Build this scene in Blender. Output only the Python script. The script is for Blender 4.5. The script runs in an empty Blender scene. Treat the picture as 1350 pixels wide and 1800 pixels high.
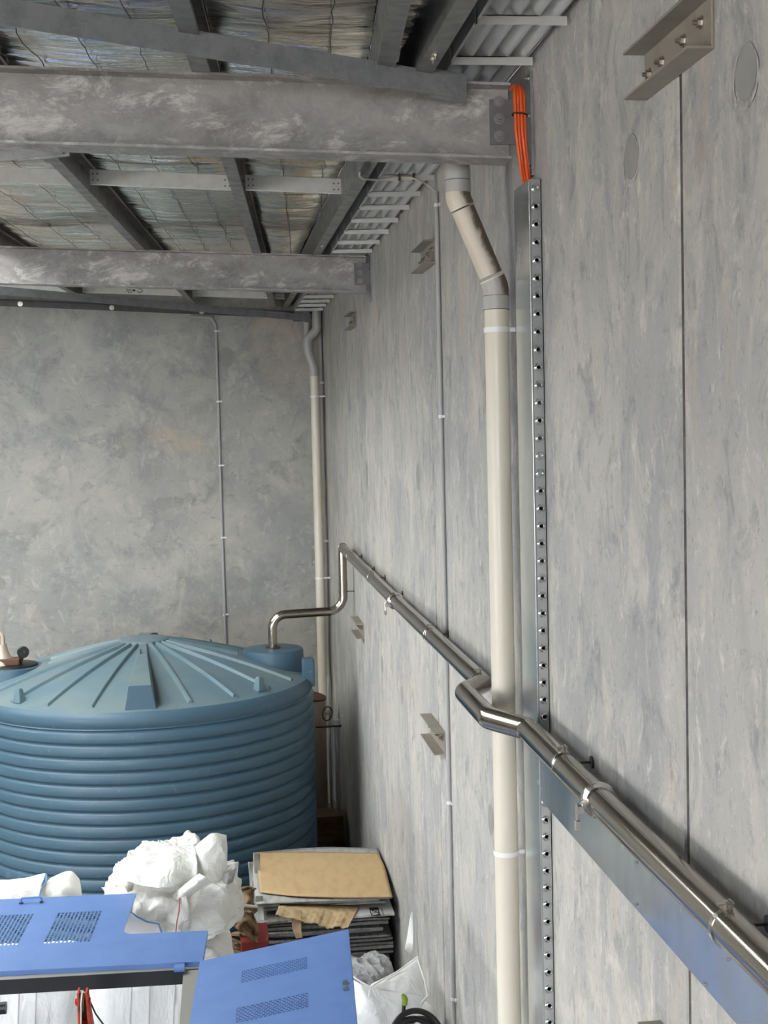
import bpy, math, random
from mathutils import Vector, Matrix, noise
random.seed(7)
sc = bpy.context.scene
COL = sc.collection

# ------------------------------------------------------------------ camera
F = 2400.0; CX, CY = 675.0, 900.0
CAM = Vector((0.0, 0.0, 5.0))
d_ = Vector((385 - CX, 759 - CY, F)).normalized()
b_ = F * F / (290 * 0.0238 + 141)
g_ = Vector((0.0238 * b_, b_, F)).normalized()
g_ = (g_ - d_ * g_.dot(d_)).normalized()
r_ = g_.cross(d_)
M3 = Matrix((r_, d_, -g_))                       # image axes -> world axes
def ray(x, y): return M3 @ Vector((x - CX, y - CY, F))
def atX(x, y, X): w = ray(x, y); return CAM + w * (X / w.x)
def atY(x, y, Y): w = ray(x, y); return CAM + w * (Y / w.y)
def atZ(x, y, Z): w = ray(x, y); return CAM + w * ((Z - CAM.z) / w.z)

cd = bpy.data.cameras.new('camera'); cam = bpy.data.objects.new('camera', cd); COL.objects.link(cam)
cd.sensor_fit = 'VERTICAL'; cd.sensor_height = 36.0; cd.sensor_width = 27.0
cd.lens = F / 1800.0 * 36.0; cd.clip_start = 0.05; cd.clip_end = 300
rx, up, fw = M3 @ Vector((1, 0, 0)), M3 @ Vector((0, -1, 0)), M3 @ Vector((0, 0, 1))
mw = Matrix((rx, up, -fw)).transposed().to_4x4(); mw.translation = CAM
cam.matrix_world = mw
sc.camera = cam

# ------------------------------------------------------------------ light, exposure
sc.view_settings.view_transform = 'Standard'; sc.view_settings.look = 'None'
sc.view_settings.exposure = 0.0; sc.view_settings.gamma = 1.0
sc.view_settings.use_curve_mapping = False
sc.cycles.max_bounces = 8; sc.cycles.diffuse_bounces = 5; sc.cycles.glossy_bounces = 4
sc.cycles.sample_clamp_indirect = 6.0; sc.cycles.caustics_reflective = False; sc.cycles.caustics_refractive = False
SKY = 19.0
w = bpy.data.worlds.new('sky'); sc.world = w; w.use_nodes = True
nt = w.node_tree; nt.nodes.clear()
o = nt.nodes.new('ShaderNodeOutputWorld'); bg = nt.nodes.new('ShaderNodeBackground')
tc = nt.nodes.new('ShaderNodeTexCoord'); nz = nt.nodes.new('ShaderNodeTexNoise'); cr = nt.nodes.new('ShaderNodeValToRGB')
nz.inputs['Scale'].default_value = 2.2; nz.inputs['Detail'].default_value = 5
cr.color_ramp.elements[0].position = .40; cr.color_ramp.elements[0].color = (.74, .81, .90, 1)
cr.color_ramp.elements[1].position = .58; cr.color_ramp.elements[1].color = (1.0, .98, .94, 1)
nt.links.new(tc.outputs['Generated'], nz.inputs['Vector']); nt.links.new(nz.outputs['Fac'], cr.inputs['Fac'])
nt.links.new(cr.outputs['Color'], bg.inputs['Color']); bg.inputs['Strength'].default_value = SKY
nt.links.new(bg.outputs['Background'], o.inputs['Surface'])

# ------------------------------------------------------------------ materials
MATS = {}
PYn, r0 = 6.35, .0565
cx_ = (atY(853, 630, PYn).x + atY(895, 630, PYn).x) / 2
tp = atY(805, 345, PYn); bt = atY(874, 501, PYn)
T0 = Vector((tp.x, PYn, 6.56)); T1 = Vector((tp.x, PYn, tp.z - .005)); T2 = Vector((cx_, PYn, bt.z - .01)); T3 = Vector((cx_, PYn, 0.02))
dn = (T2 - T1).normalized()
STAIN_N = (-dn.z, 0, dn.x); STAIN_O = Vector(STAIN_N).dot(T2 - T3 + Vector((0, 0, .02)))
def srgb(r, g, b):
    f = lambda c: (c / 255 / 12.92) if c <= 10 else ((c / 255 + .055) / 1.055) ** 2.4
    return (f(r), f(g), f(b), 1)
class MatB:
    def __init__(s, name, col, rough=.5, metal=0., spec=.5):
        m = bpy.data.materials.new(name); m.use_nodes = True; s.m = m; s.t = m.node_tree
        s.p = s.t.nodes['Principled BSDF']; MATS[name] = m
        s.p.inputs['Base Color'].default_value = col; s.p.inputs['Roughness'].default_value = rough
        s.p.inputs['Metallic'].default_value = metal; s.p.inputs['Specular IOR Level'].default_value = spec
        s.col = None; s.base = col; s.tcn = None
    def coord(s, scale=(1, 1, 1), obj=True):
        if s.tcn is None: s.tcn = s.t.nodes.new('ShaderNodeTexCoord')
        mp = s.t.nodes.new('ShaderNodeMapping'); mp.inputs['Scale'].default_value = scale
        s.t.links.new(s.tcn.outputs['Object'], mp.inputs['Vector']); return mp.outputs['Vector']
    def noise(s, scale=(1, 1, 1), sc_=1., detail=4., rough=.55, dist=0.):
        n = s.t.nodes.new('ShaderNodeTexNoise'); n.inputs['Scale'].default_value = sc_
        n.inputs['Detail'].default_value = detail; n.inputs['Roughness'].default_value = rough; n.inputs['Distortion'].default_value = dist
        s.t.links.new(s.coord(scale), n.inputs['Vector']); return n.outputs['Fac']
    def ramp(s, fac, a, b, lo=0., hi=1.):
        r = s.t.nodes.new('ShaderNodeMapRange'); r.inputs['From Min'].default_value = a; r.inputs['From Max'].default_value = b
        r.inputs['To Min'].default_value = lo; r.inputs['To Max'].default_value = hi
        s.t.links.new(fac, r.inputs['Value']); return r.outputs['Result']
    def mix(s, fac, col, mode='MIX'):
        x = s.t.nodes.new('ShaderNodeMix'); x.data_type = 'RGBA'; x.blend_type = mode
        if isinstance(fac, float): x.inputs[0].default_value = fac
        else: s.t.links.new(fac, x.inputs[0])
        if s.col is None: x.inputs[6].default_value = s.base
        else: s.t.links.new(s.col, x.inputs[6])
        x.inputs[7].default_value = col; s.col = x.outputs[2]
        s.t.links.new(s.col, s.p.inputs['Base Color']); return s
    def bump(s, fac, strength=.2, dist=.01):
        b = s.t.nodes.new('ShaderNodeBump'); b.inputs['Strength'].default_value = strength; b.inputs['Distance'].default_value = dist
        s.t.links.new(fac, b.inputs['Height']); s.t.links.new(b.outputs['Normal'], s.p.inputs['Normal']); return s
    def rough(s, fac): s.t.links.new(fac, s.p.inputs['Roughness']); return s

mt = bpy.data.materials.new('skylight_clear'); mt.use_nodes = True; MATS['skylight_clear'] = mt
_t = mt.node_tree; _t.nodes.remove(_t.nodes['Principled BSDF']); _b = _t.nodes.new('ShaderNodeBsdfTransparent'); _b.inputs['Color'].default_value = (.86, .87, .86, 1)
_t.links.new(_b.outputs[0], _t.nodes['Material Output'].inputs['Surface'])
# concrete of the long wall: vertical streaks
m = MatB('concrete_streaked', srgb(182, 179, 173), .85, 0, .25)
m.mix(m.ramp(m.noise((1, .9, .40), 1.3, 5, .6, .5), .40, .62), srgb(160, 159, 158))
m.mix(m.ramp(m.noise((1, 1.5, .9), 2.4, 9, .70, .7), .49, .63, 0, .75), srgb(196, 192, 182))
m.mix(m.ramp(m.noise((1, 1.7, 1.1), 3.2, 9, .72, .7), .53, .66, 0, .75), srgb(134, 134, 136))
m.mix(m.ramp(m.noise((1, 1.6, .9), 6.5, 8, .76, .6), .56, .68, 0, .8), srgb(212, 208, 198))
m.mix(m.ramp(m.noise((1, 1.7, .8), 1.9, 4, .6, .3), .59, .72, 0, .5), srgb(190, 174, 158))
m.mix(m.ramp(m.noise((1, 1.2, .9), 26, 8, .80, .4), .55, .67, 0, .55), srgb(116, 114, 112))
m.mix(m.ramp(m.noise((1, 1.2, .9), 44, 7, .80, .3), .57, .68, 0, .6), srgb(212, 208, 200))
m.bump(m.noise((1, 1.2, .9), 24, 7, .76), .3, .006)
# trowelled concrete of the end wall
m = MatB('concrete_trowelled', srgb(172, 169, 162), .85, 0, .25)
m.mix(m.ramp(m.noise((1, 1, 1), .55, 5, .58, .6), .38, .62), srgb(148, 148, 147))
m.mix(m.ramp(m.noise((1.1, 1, 1), 1.0, 8, .66, .7), .48, .66, 0, .65), srgb(190, 186, 175))
m.mix(m.ramp(m.noise((1, 1, .9), 1.7, 9, .70, .8), .50, .66, 0, .65), srgb(130, 130, 131))
m.mix(m.ramp(m.noise((1, 1, 1.2), .85, 4, .55, .5), .58, .72, 0, .5), srgb(190, 172, 152))
m.mix(m.ramp(m.noise((1.5, 1, .9), 4.2, 10, .78, .8), .54, .68, 0, .6), srgb(200, 196, 186))
m.mix(m.ramp(m.noise((.9, 1, 1.4), 6.0, 10, .80, .7), .54, .68, 0, .6), srgb(118, 117, 117))
m.mix(m.ramp(m.noise((1, 1, 1), 17.0, 6, .75, .5), .58, .72, 0, .4), srgb(206, 202, 194))
m.bump(m.noise((1, 1, 1), 6, 9, .75, .8), .22, .008)
m = MatB('grout_patch', srgb(150, 148, 144), .8); m.mix(m.ramp(m.noise((1, 1, 1), 8), .4, .7), srgb(140, 138, 135))
m = MatB('grout_ring', srgb(196, 192, 184), .9); m.mix(m.ramp(m.noise((1, 1, 1), 30), .4, .6), srgb(160, 157, 152))
m = MatB('joint_sealant', srgb(92, 87, 85), .8); m.mix(m.ramp(m.noise((1, 1, 1), 20), .4, .6), srgb(66, 62, 61))
m = MatB('floor_concrete', srgb(126, 124, 120), .8); m.mix(m.ramp(m.noise((1, 1, 1), .8, 6), .4, .65), srgb(106, 104, 101))
m = MatB('yard_concrete', srgb(186, 183, 177), .9); m.mix(m.ramp(m.noise((1, 1, 1), .3, 6), .4, .65), srgb(168, 165, 160))
# metals
m = MatB('galvanised_rafter', srgb(158, 154, 151), .55, .3)
m.mix(m.ramp(m.noise((1, 1, 1.6), 3.0, 8, .72, .5), .42, .66), srgb(126, 122, 121))
m.mix(m.ramp(m.noise((1.4, 1, 2.6), 2.6, 10, .80, .5), .53, .64, 0, .85), srgb(206, 201, 197))
m.mix(m.ramp(m.noise((1, 1, 1), 26, 6, .75, 1.0), .52, .72, 0, .55), srgb(178, 172, 168))
m.rough(m.ramp(m.noise((1, 1, 1), 7, 6, .7), .3, .7, .42, .68)); m.bump(m.noise((1, 1, 1), 30, 6, .7), .12, .004)
m = MatB('galvanised_purlin', srgb(136, 136, 134), .45, .6)
m.mix(m.ramp(m.noise((1, 1, 1), 6, 4), .4, .7), srgb(120, 121, 120)); m.rough(m.ramp(m.noise((1, 1, 1), 12, 4), .3, .7, .36, .55))
m = MatB('galvanised_brace', srgb(150, 151, 153), .5, .3)
m.mix(m.ramp(m.noise((1, 1, 1), 9, 6, .7), .45, .7), srgb(126, 128, 131)); m.mix(m.ramp(m.noise((1, 1, 1), 45, 5, .7), .58, .72, 0, .6), srgb(176, 176, 176))
m.bump(m.noise((1, 1, 1), 40, 5), .25, .004)
m = MatB('zincalume_bright', srgb(238, 237, 234), .45, .1); m.mix(m.ramp(m.noise((1, 1, 1), 14, 4), .4, .7), srgb(226, 226, 223))
m = MatB('gutter_sheet', srgb(192, 192, 190), .42, .3); m.mix(m.ramp(m.noise((1, .3, 1), 6, 4), .45, .7), srgb(176, 176, 175))
m = MatB('strap_zinc', srgb(216, 216, 214), .45, .2)
m = MatB('galvanised_tray', srgb(196, 200, 201), .22, .85)
m.mix(m.ramp(m.noise((1, 1, 1), 5, 5, .6, .5), .4, .7), srgb(180, 184, 186)); m.rough(m.ramp(m.noise((1, 1, .4), 2.5, 5), .35, .7, .14, .30))
m = MatB('dark_wall_steel', srgb(74, 72, 72), .5, .3); m.mix(m.ramp(m.noise((1, 1, 1), 9, 6), .4, .7), srgb(60, 58, 58)); m.mix(m.ramp(m.noise((1, 1, 1), 40, 6), .6, .75, 0, .5), srgb(120, 116, 112))
m = MatB('cleat_steel', srgb(122, 120, 121), .5, .3); m.mix(m.ramp(m.noise((1, 1, 1), 10, 5), .4, .7), srgb(106, 104, 106))
m = MatB('bracket_paint', srgb(150, 143, 132), .5, .15); m.mix(m.ramp(m.noise((1, 1, 1), 8, 5), .4, .7), srgb(138, 131, 120)); m.mix(m.ramp(m.noise((1, 1, 1), 35, 5), .66, .75, 0, .7), srgb(104, 80, 58))
m = MatB('bolt_zinc', srgb(178, 172, 160), .3, .9)
m = MatB('bolt_dull', srgb(146, 144, 143), .45, .4)
m = MatB('stainless_brushed', srgb(164, 157, 147), .17, 1.0)
m.mix(m.ramp(m.noise((18, .25, 18), 5, 3), .35, .7), srgb(146, 139, 129)); m.rough(m.ramp(m.noise((30, .4, 30), 6, 3), .3, .7, .12, .22))
m = MatB('stainless_polished', srgb(205, 202, 196), .12, 1.0)
m = MatB('insulation_foil', srgb(242, 234, 220), .17, 1.0)
m.mix(m.ramp(m.noise((1.2, 16, 1), 3, 5, .6), .35, .7), srgb(206, 204, 198)); m.bump(m.noise((1.6, 20, 1), 3, 3, .6, .5), .4, .02)
m = MatB('mesh_wire', srgb(84, 82, 80), .5, .6)
m = MatB('roof_sheet', srgb(120, 120, 120), .6)
m = MatB('saddle_white', srgb(225, 225, 222), .4)
# plastics
m = MatB('pvc_cream', srgb(219, 212, 196), .32); m.mix(m.ramp(m.noise((1, 1, .4), 5, 4), .45, .8, 0, .6), srgb(205, 196, 178))
m = MatB('pvc_grey', srgb(176, 174, 170), .35)
for nm_, bc_ in (('pvc_stained', (206, 195, 178)), ('pvc_stained_grey', (178, 174, 169))):    # rain-washed dirt along the upper side of the slope
    m = MatB(nm_, srgb(*bc_), .4)
    st = m.noise((1, 1, .6), 11, 8, .72, 1.8); vd = m.t.nodes.new('ShaderNodeVectorMath'); vd.operation = 'DOT_PRODUCT'
    m.t.links.new(m.coord((1, 1, 1)), vd.inputs[0]); vd.inputs[1].default_value = STAIN_N
    ad = m.t.nodes.new('ShaderNodeMath'); ad.operation = 'MULTIPLY_ADD'; ad.inputs[1].default_value = .07
    m.t.links.new(st, ad.inputs[0]); m.t.links.new(vd.outputs['Value'], ad.inputs[2])
    m.mix(m.ramp(ad.outputs[0], STAIN_O + .038, STAIN_O + .062, 0, .93), srgb(92, 74, 60))
m = MatB('pvc_joint_line', srgb(96, 92, 88), .6)
m = MatB('pvc_white', srgb(238, 238, 236), .35)
m = MatB('conduit_grey', srgb(168, 168, 166), .4)
m = MatB('cable_white', srgb(206, 202, 194), .5)
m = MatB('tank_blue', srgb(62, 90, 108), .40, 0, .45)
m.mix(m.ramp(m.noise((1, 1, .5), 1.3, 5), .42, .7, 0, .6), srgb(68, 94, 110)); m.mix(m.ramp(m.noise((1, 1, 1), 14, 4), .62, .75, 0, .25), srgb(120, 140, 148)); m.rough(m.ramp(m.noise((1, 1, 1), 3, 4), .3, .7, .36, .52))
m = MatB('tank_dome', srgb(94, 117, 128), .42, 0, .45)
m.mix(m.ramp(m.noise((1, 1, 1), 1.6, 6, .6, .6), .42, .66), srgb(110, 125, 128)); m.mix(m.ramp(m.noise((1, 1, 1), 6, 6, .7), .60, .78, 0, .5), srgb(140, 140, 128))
m = MatB('orange_sheath', srgb(226, 92, 36), .4)
m = MatB('black_rubber', srgb(24, 24, 25), .45)
m = MatB('black_plastic', srgb(34, 35, 37), .35)
m = MatB('machine_blue', srgb(94, 126, 182), .42, 0, .45); m.mix(m.ramp(m.noise((1, 1, 1), 6, 5), .4, .7), srgb(88, 119, 176)); m.mix(m.ramp(m.noise((1, 1, 1), 30, 4), .68, .75, 0, .35), srgb(140, 170, 215))
m = MatB('frame_black', srgb(34, 35, 37), .4, .1); m.mix(m.ramp(m.noise((1, 1, 1), 12, 4), .5, .8), srgb(44, 45, 46))
m = MatB('frame_lit', srgb(138, 136, 128), .55)  # paler frame colour, painted-in light for the top faces of the bars
m = MatB('bag_fabric', srgb(240, 239, 236), .75, 0, .3)
m.mix(m.ramp(m.noise((1, 1, 1), 3, 5), .45, .75, 0, .6), srgb(229, 227, 221)); m.bump(m.noise((1.3, 1, .7), 5, 4, .5, 1.2), .5, .05)
m = MatB('bag_liner', srgb(239, 238, 232), .35, 0, .5)
m.mix(m.ramp(m.noise((1, 1, 1), 5, 5), .5, .75, 0, .7), srgb(224, 221, 210)); m.bump(m.noise((1, 1, 1), 6, 4, .5, 1.6), .6, .05)
m = MatB('clear_film', srgb(190, 190, 190), .22, .25); m.bump(m.noise((1, 1, 1), 30, 5, .7, 1), .9, .03)
m = MatB('stitch_blue', srgb(104, 148, 196), .6); m = MatB('stitch_red', srgb(196, 110, 110), .6)
m = MatB('stitch_grey', srgb(206, 207, 208), .7)
m = MatB('cardboard_brown', srgb(188, 160, 120), .8, 0, .2); m.mix(m.ramp(m.noise((3, 1, 1), 4, 5), .45, .75), srgb(176, 148, 110)); m.mix(m.ramp(m.noise((2, 9, 1), 6, 5), .68, .76, 0, .5), srgb(140, 116, 88))
m = MatB('cardboard_torn', srgb(186, 162, 126), .85, 0, .2); m.mix(m.ramp(m.noise((1, 1, 1), 12, 5), .4, .7), srgb(160, 137, 104))
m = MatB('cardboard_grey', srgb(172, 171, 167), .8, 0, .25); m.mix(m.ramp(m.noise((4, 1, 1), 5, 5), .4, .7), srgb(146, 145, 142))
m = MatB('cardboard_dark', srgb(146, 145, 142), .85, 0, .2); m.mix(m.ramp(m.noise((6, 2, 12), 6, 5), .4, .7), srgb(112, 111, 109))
m = MatB('cardboard_print', srgb(186, 185, 181), .7); m = MatB('ink_black', srgb(22, 22, 22), .6); m = MatB('ink_white', srgb(222, 220, 214), .6)
m = MatB('timber_scrap', srgb(132, 108, 80), .85); m.mix(m.ramp(m.noise((2, 14, 6), 3, 5), .4, .7), srgb(96, 76, 56))
m = MatB('red_plastic', srgb(128, 44, 40), .5)
m = MatB('red_paint', srgb(196, 62, 34), .45); m.mix(m.ramp(m.noise((1, 1, 1), 20, 4), .45, .7), srgb(150, 40, 30))
m = MatB('rope_white', srgb(222, 220, 210), .7); m = MatB('cable_grey', srgb(60, 62, 62), .5)
m = MatB('brass_fitting', srgb(186, 170, 156), .45, .35); m = MatB('rusty_fitting', srgb(92, 66, 50), .7, .2)
m = MatB('green_tip', srgb(126, 150, 40), .5)
m = MatB('beige_cylinder', srgb(176, 160, 142), .55)
m = MatB('wall_paint_out', srgb(112, 110, 106), .8)

# ------------------------------------------------------------------ mesh helpers
def V(*a): return Vector(a[0]) if len(a) == 1 else Vector(a)
class MB:
    def __init__(s): s.v = []; s.f = []; s.mi = []; s.cur = 0
    def add(s, vs, fs):
        n = len(s.v); s.v += [Vector(p) for p in vs]
        for q in fs: s.f.append([i + n for i in q]); s.mi.append(s.cur)
        return s
    def hexa(s, p):                                # 8 points: bottom ring 0-3, top ring 4-7
        return s.add(p, [(3, 2, 1, 0), (4, 5, 6, 7), (0, 1, 5, 4), (1, 2, 6, 5), (2, 3, 7, 6), (3, 0, 4, 7)])
    def box(s, lo, hi):
        (a, b, c), (d, e, f) = lo, hi
        return s.hexa([(a, b, c), (d, b, c), (d, e, c), (a, e, c), (a, b, f), (d, b, f), (d, e, f), (a, e, f)])
    def obox(s, c, ax, ay, az):                    # centre and three half-axes
        c, ax, ay, az = map(Vector, (c, ax, ay, az))
        return s.hexa([c - ax - ay - az, c + ax - ay - az, c + ax + ay - az, c - ax + ay - az,
                       c - ax - ay + az, c + ax - ay + az, c + ax + ay + az, c - ax + ay + az])
    def prism(s, p0, p1, prof, side, upv):         # closed outline (a along side, b along up) swept from p0 to p1
        p0, p1, side, upv = map(Vector, (p0, p1, side, upv)); n = len(prof)
        vs = [p0 + side * a + upv * b for a, b in prof] + [p1 + side * a + upv * b for a, b in prof]
        fs = [(i, (i + 1) % n, n + (i + 1) % n, n + i) for i in range(n)]
        fs += [tuple(range(n - 1, -1, -1)), tuple(range(n, 2 * n))]
        return s.add(vs, fs)
    def tube(s, pts, r, n=16, cap=True, radii=None):
        pts = [Vector(p) for p in pts]; T = []
        for i in range(len(pts)):
            a = pts[max(i - 1, 0)]; b = pts[min(i + 1, len(pts) - 1)]; T.append((b - a).normalized())
        u = T[0].orthogonal().normalized(); rings = []; vs = []
        for i, p in enumerate(pts):
            u = (u - T[i] * u.dot(T[i])).normalized(); v = T[i].cross(u); rr = radii[i] if radii else r
            vs += [p + (u * math.cos(2 * math.pi * k / n) + v * math.sin(2 * math.pi * k / n)) * rr for k in range(n)]
        fs = []
        for i in range(len(pts) - 1):
            for k in range(n):
                a = i * n + k; b = i * n + (k + 1) % n; fs.append((a, b, b + n, a + n))
        if cap: fs += [tuple(range(n - 1, -1, -1)), tuple(range((len(pts) - 1) * n, len(pts) * n))]
        return s.add(vs, fs)
    def cyl(s, a, b, r, n=16): return s.tube([a, b], r, n)
    def lathe(s, c, prof, n=48, axis=(0, 0, 1), closed=False):
        c = Vector(c); ax = Vector(axis).normalized()
        if abs(ax.z) > .99: u, v = Vector((1, 0, 0)), Vector((0, 1, 0)) * (1 if ax.z > 0 else -1)
        else: u = ax.orthogonal().normalized(); v = ax.cross(u)
        m_ = len(prof); vs = []
        for k in range(n):
            t = 2 * math.pi * k / n; e = u * math.cos(t) + v * math.sin(t)
            vs += [c + e * r + ax * z for r, z in prof]
        fs = []
        for k in range(n):
            for j in range(m_ if closed else m_ - 1):
                a = k * m_ + j; b = ((k + 1) % n) * m_ + j; a2 = k * m_ + (j + 1) % m_; b2 = ((k + 1) % n) * m_ + (j + 1) % m_
                fs.append((a, b, b2, a2))
        return s.add(vs, fs)
    def torus(s, c, R, r, axis=(0, 0, 1), n=32, m_=8):
        return s.lathe(c, [(R + r * math.cos(2 * math.pi * j / m_), r * math.sin(2 * math.pi * j / m_)) for j in range(m_)], n, axis, True)
    def bolt(s, c, axis, r=.014, h=.012, washer=True, nut=6):
        c = Vector(c); ax = Vector(axis).normalized()
        if washer: s.cyl(c, c + ax * .003, r * 1.5, 14)
        s.cyl(c, c + ax * h, r, nut); s.cyl(c + ax * h, c + ax * (h + .012), r * .5, 8); return s
    def grid(s, fn, nu, nv):
        vs = [fn(i / nu, j / nv) for j in range(nv + 1) for i in range(nu + 1)]
        fs = [(j * (nu + 1) + i, j * (nu + 1) + i + 1, (j + 1) * (nu + 1) + i + 1, (j + 1) * (nu + 1) + i) for j in range(nv) for i in range(nu)]
        return s.add(vs, fs)
    def build(s, name, mat, parent=None, smooth=False, angle=40, bevel=0., solid=0.):
        off = Vector((0, 0, 0)); q = parent
        while q is not None: off += q.location; q = q.parent
        me = bpy.data.meshes.new(name); me.from_pydata([tuple(p - off) for p in s.v], [], s.f); me.update()
        for mt in (mat if isinstance(mat, (list, tuple)) else [mat]): me.materials.append(MATS[mt])
        if any(s.mi): me.polygons.foreach_set('material_index', s.mi)
        if smooth:
            me.polygons.foreach_set('use_smooth', [True] * len(me.polygons))
            if angle < 180: me.set_sharp_from_angle(angle=math.radians(angle))
        ob = bpy.data.objects.new(name, me); COL.objects.link(ob); ob.parent = parent
        if bevel:
            bv = ob.modifiers.new('bevel', 'BEVEL'); bv.width = bevel; bv.segments = 2; bv.limit_method = 'ANGLE'
        if solid:
            so = ob.modifiers.new('solidify', 'SOLIDIFY'); so.thickness = solid; so.offset = 0
        return ob
def tag(ob, label, cat, group=None, kind=None):
    ob['label'] = label; ob['category'] = cat
    if group: ob['group'] = group
    if kind: ob['kind'] = kind
    return ob
def thing(name, loc, label, cat, group=None, kind=None):
    e = bpy.data.objects.new(name, None); COL.objects.link(e); e.location = Vector(loc); e.empty_display_size = .1
    return tag(e, label, cat, group, kind)
def fillet(pts, R, n=10):
    pts = [Vector(p) for p in pts]; out = [pts[0]]
    for i in range(1, len(pts) - 1):
        p = pts[i]; a = (pts[i - 1] - p); b = (pts[i + 1] - p); la, lb = a.length, b.length; a.normalize(); b.normalize()
        ang = a.angle(b); rr = R[i - 1] if isinstance(R, (list, tuple)) else R
        t = min(rr / math.tan(ang / 2), la * .499, lb * .499); rad = t * math.tan(ang / 2)
        bis = (a + b).normalized(); c = p + bis * (rad / math.sin(ang / 2)); s0 = (p + a * t) - c; s1 = (p + b * t) - c
        th = s0.angle(s1); axn = s0.cross(s1).normalized()
        for k in range(n + 1): out.append(c + Matrix.Rotation(th * k / n, 3, axn) @ s0)
    out.append(pts[-1]); return out
def fbm(p, oct_=4):
    s, a = 0., 1.
    for _ in range(oct_): s += a * noise.noise(p); p = p * 2.03; a *= .5
    return s
def ridge(p, oct_=3):
    s, a = 0., 1.
    for _ in range(oct_): s += a * (1 - 2 * abs(noise.noise(p))); p = p * 2.1 + Vector((3.1, 1.7, 9.2)); a *= .5
    return s

# ------------------------------------------------------------------ the building
WX, BY = 1.40, 18.2
SL = .044
def roofz(X, Y): return 6.48 + SL * (1.30 - X) + .008 * (Y - 6.0)
LXW, FYW = -12.0, -12.0

ob = MB().box((LXW, FYW, -.2), (WX + .3, BY + .3, 0)).build('floor', 'floor_concrete'); ob['kind'] = 'structure'; ob['label'] = 'grey concrete floor of the shed'
ob = MB().box((-60, -60, -.45), (40, 40, -.25)).build('ground', 'yard_concrete'); ob['kind'] = 'structure'; ob['label'] = 'pale concrete yard outside the shed'

JY = [-10.7, -5.8, -.91, 4.02, 8.93, 13.95, BY + .02]
wr = MB().box((WX + .007, FYW, 0), (WX + .30, BY + .3, 7.6)).build('wall_right', 'joint_sealant'); wr['kind'] = 'structure'; wr['label'] = 'long precast concrete wall with vertical streaks'
lo = FYW
for y in JY:
    g = .020; c = .003
    a, b = lo + g, y - g
    mb = MB().add([(WX + .010, a - c, 0), (WX, a + c, 0), (WX, b - c, 0), (WX + .010, b + c, 0), (WX + .010, a - c, 7.6), (WX, a + c, 7.6), (WX, b - c, 7.6), (WX + .010, b + c, 7.6)],
                  [(0, 1, 5, 4), (1, 2, 6, 5), (2, 3, 7, 6), (3, 0, 4, 7), (4, 5, 6, 7), (3, 2, 1, 0)])
    mb.build('panel', 'concrete_streaked', wr); lo = y
# grouted patches let into the panels, with a rough ring of slurry
def patch(c, a, b, parent, nrm, ring=True):
    c = Vector(c); n = Vector(nrm); h = Vector((0, 1, 0)) if abs(n.x) > .5 else Vector((1, 0, 0))
    N = 28
    def loop(k, off): return [c + n * off + h * a * k * math.cos(2 * math.pi * i / N) + Vector((0, 0, b * k * math.sin(2 * math.pi * i / N))) for i in range(N)]
    mb = MB(); o_ = loop(1, .0015); i_ = loop(.96, .0006)
    mb.add(o_ + i_, [(i, (i + 1) % N, N + (i + 1) % N, N + i) for i in range(N)] + [tuple(range(N, 2 * N))])
    p = mb.build('grout_patch', 'grout_patch', parent)
    if ring:
        rr = [1.0 + .05 * random.random() for _ in range(N)]; mb = MB()
        P = [c + n * .003 + h * a * (1.04 * rr[i]) * math.cos(2 * math.pi * i / N) + Vector((0, 0, b * 1.02 * rr[i] * math.sin(2 * math.pi * i / N) - .012)) for i in range(N)]
        Q = [c + n * .003 + h * a * (1.16 * rr[i]) * math.cos(2 * math.pi * i / N) + Vector((0, 0, b * 1.08 * rr[i] * math.sin(2 * math.pi * i / N) - .016)) for i in range(N)]
        mb.add(P + Q, [(i, (i + 1) % N, N + (i + 1) % N, N + i) for i in range(N) if (i * 7) % 9 < 6]); mb.build('slurry_ring', 'grout_ring', parent)
for (x, y, hh, ww) in [(1312, 125, 52, .060), (1110, 275, 40, .062), (863, 1440, 28, .06), (672, 1168, 16, .06), (707, 1222, 17, .06), (742, 450, 0, 0), (645, 835, 26, .05), (735, 838, 24, .06)]:
    if not ww: continue
    c = atX(x, y, WX); patch(c, .075, hh * c.y / F, wr, (-1, 0, 0), hh > 30)

wb = MB().box((LXW, BY + .02, 0), (WX + .3, BY + .3, 8.2)).build('wall_back', 'joint_sealant'); wb['kind'] = 'structure'; wb['label'] = 'trowelled grey concrete end wall'
for a, b in [(LXW, -6.6), (-6.58, -2.98), (-2.96, WX - .004)]:
    MB().box((a, BY, 0), (b, BY + .02, 8.2)).build('panel', 'concrete_trowelled', wb, bevel=.004)
for x, y, r in [(398, 628, 15), (425, 1026, 10), (1, 1026, 9)]:
    c = atY(x, y, BY); patch(c, r * .95 * BY / F, r * 1.15 * BY / F, wb, (0, -1, 0), False)

# outer walls with the wide door openings that let the daylight in
mb = MB().box((LXW - .25, FYW, 4.4), (LXW, BY + .3, 8.2)).box((LXW - .25, 4.0, -.2), (LXW, BY + .3, 4.4)).box((LXW - .25, FYW, -.2), (LXW, -4.0, 4.4))
ob = mb.build('wall_left', 'wall_paint_out'); ob['kind'] = 'structure'
mb = MB().box((LXW, FYW - .25, 6.3), (WX + .3, FYW, 8.2)).box((LXW, FYW - .25, -.2), (-11.0, FYW, 6.3)).box((-2.5, FYW - .25, -.2), (WX + .3, FYW, 6.3)).box((-11.0, FYW - .25, -.2), (-2.5, FYW, 1.2))
ob = mb.build('wall_front', 'wall_paint_out'); ob['kind'] = 'structure'

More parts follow.
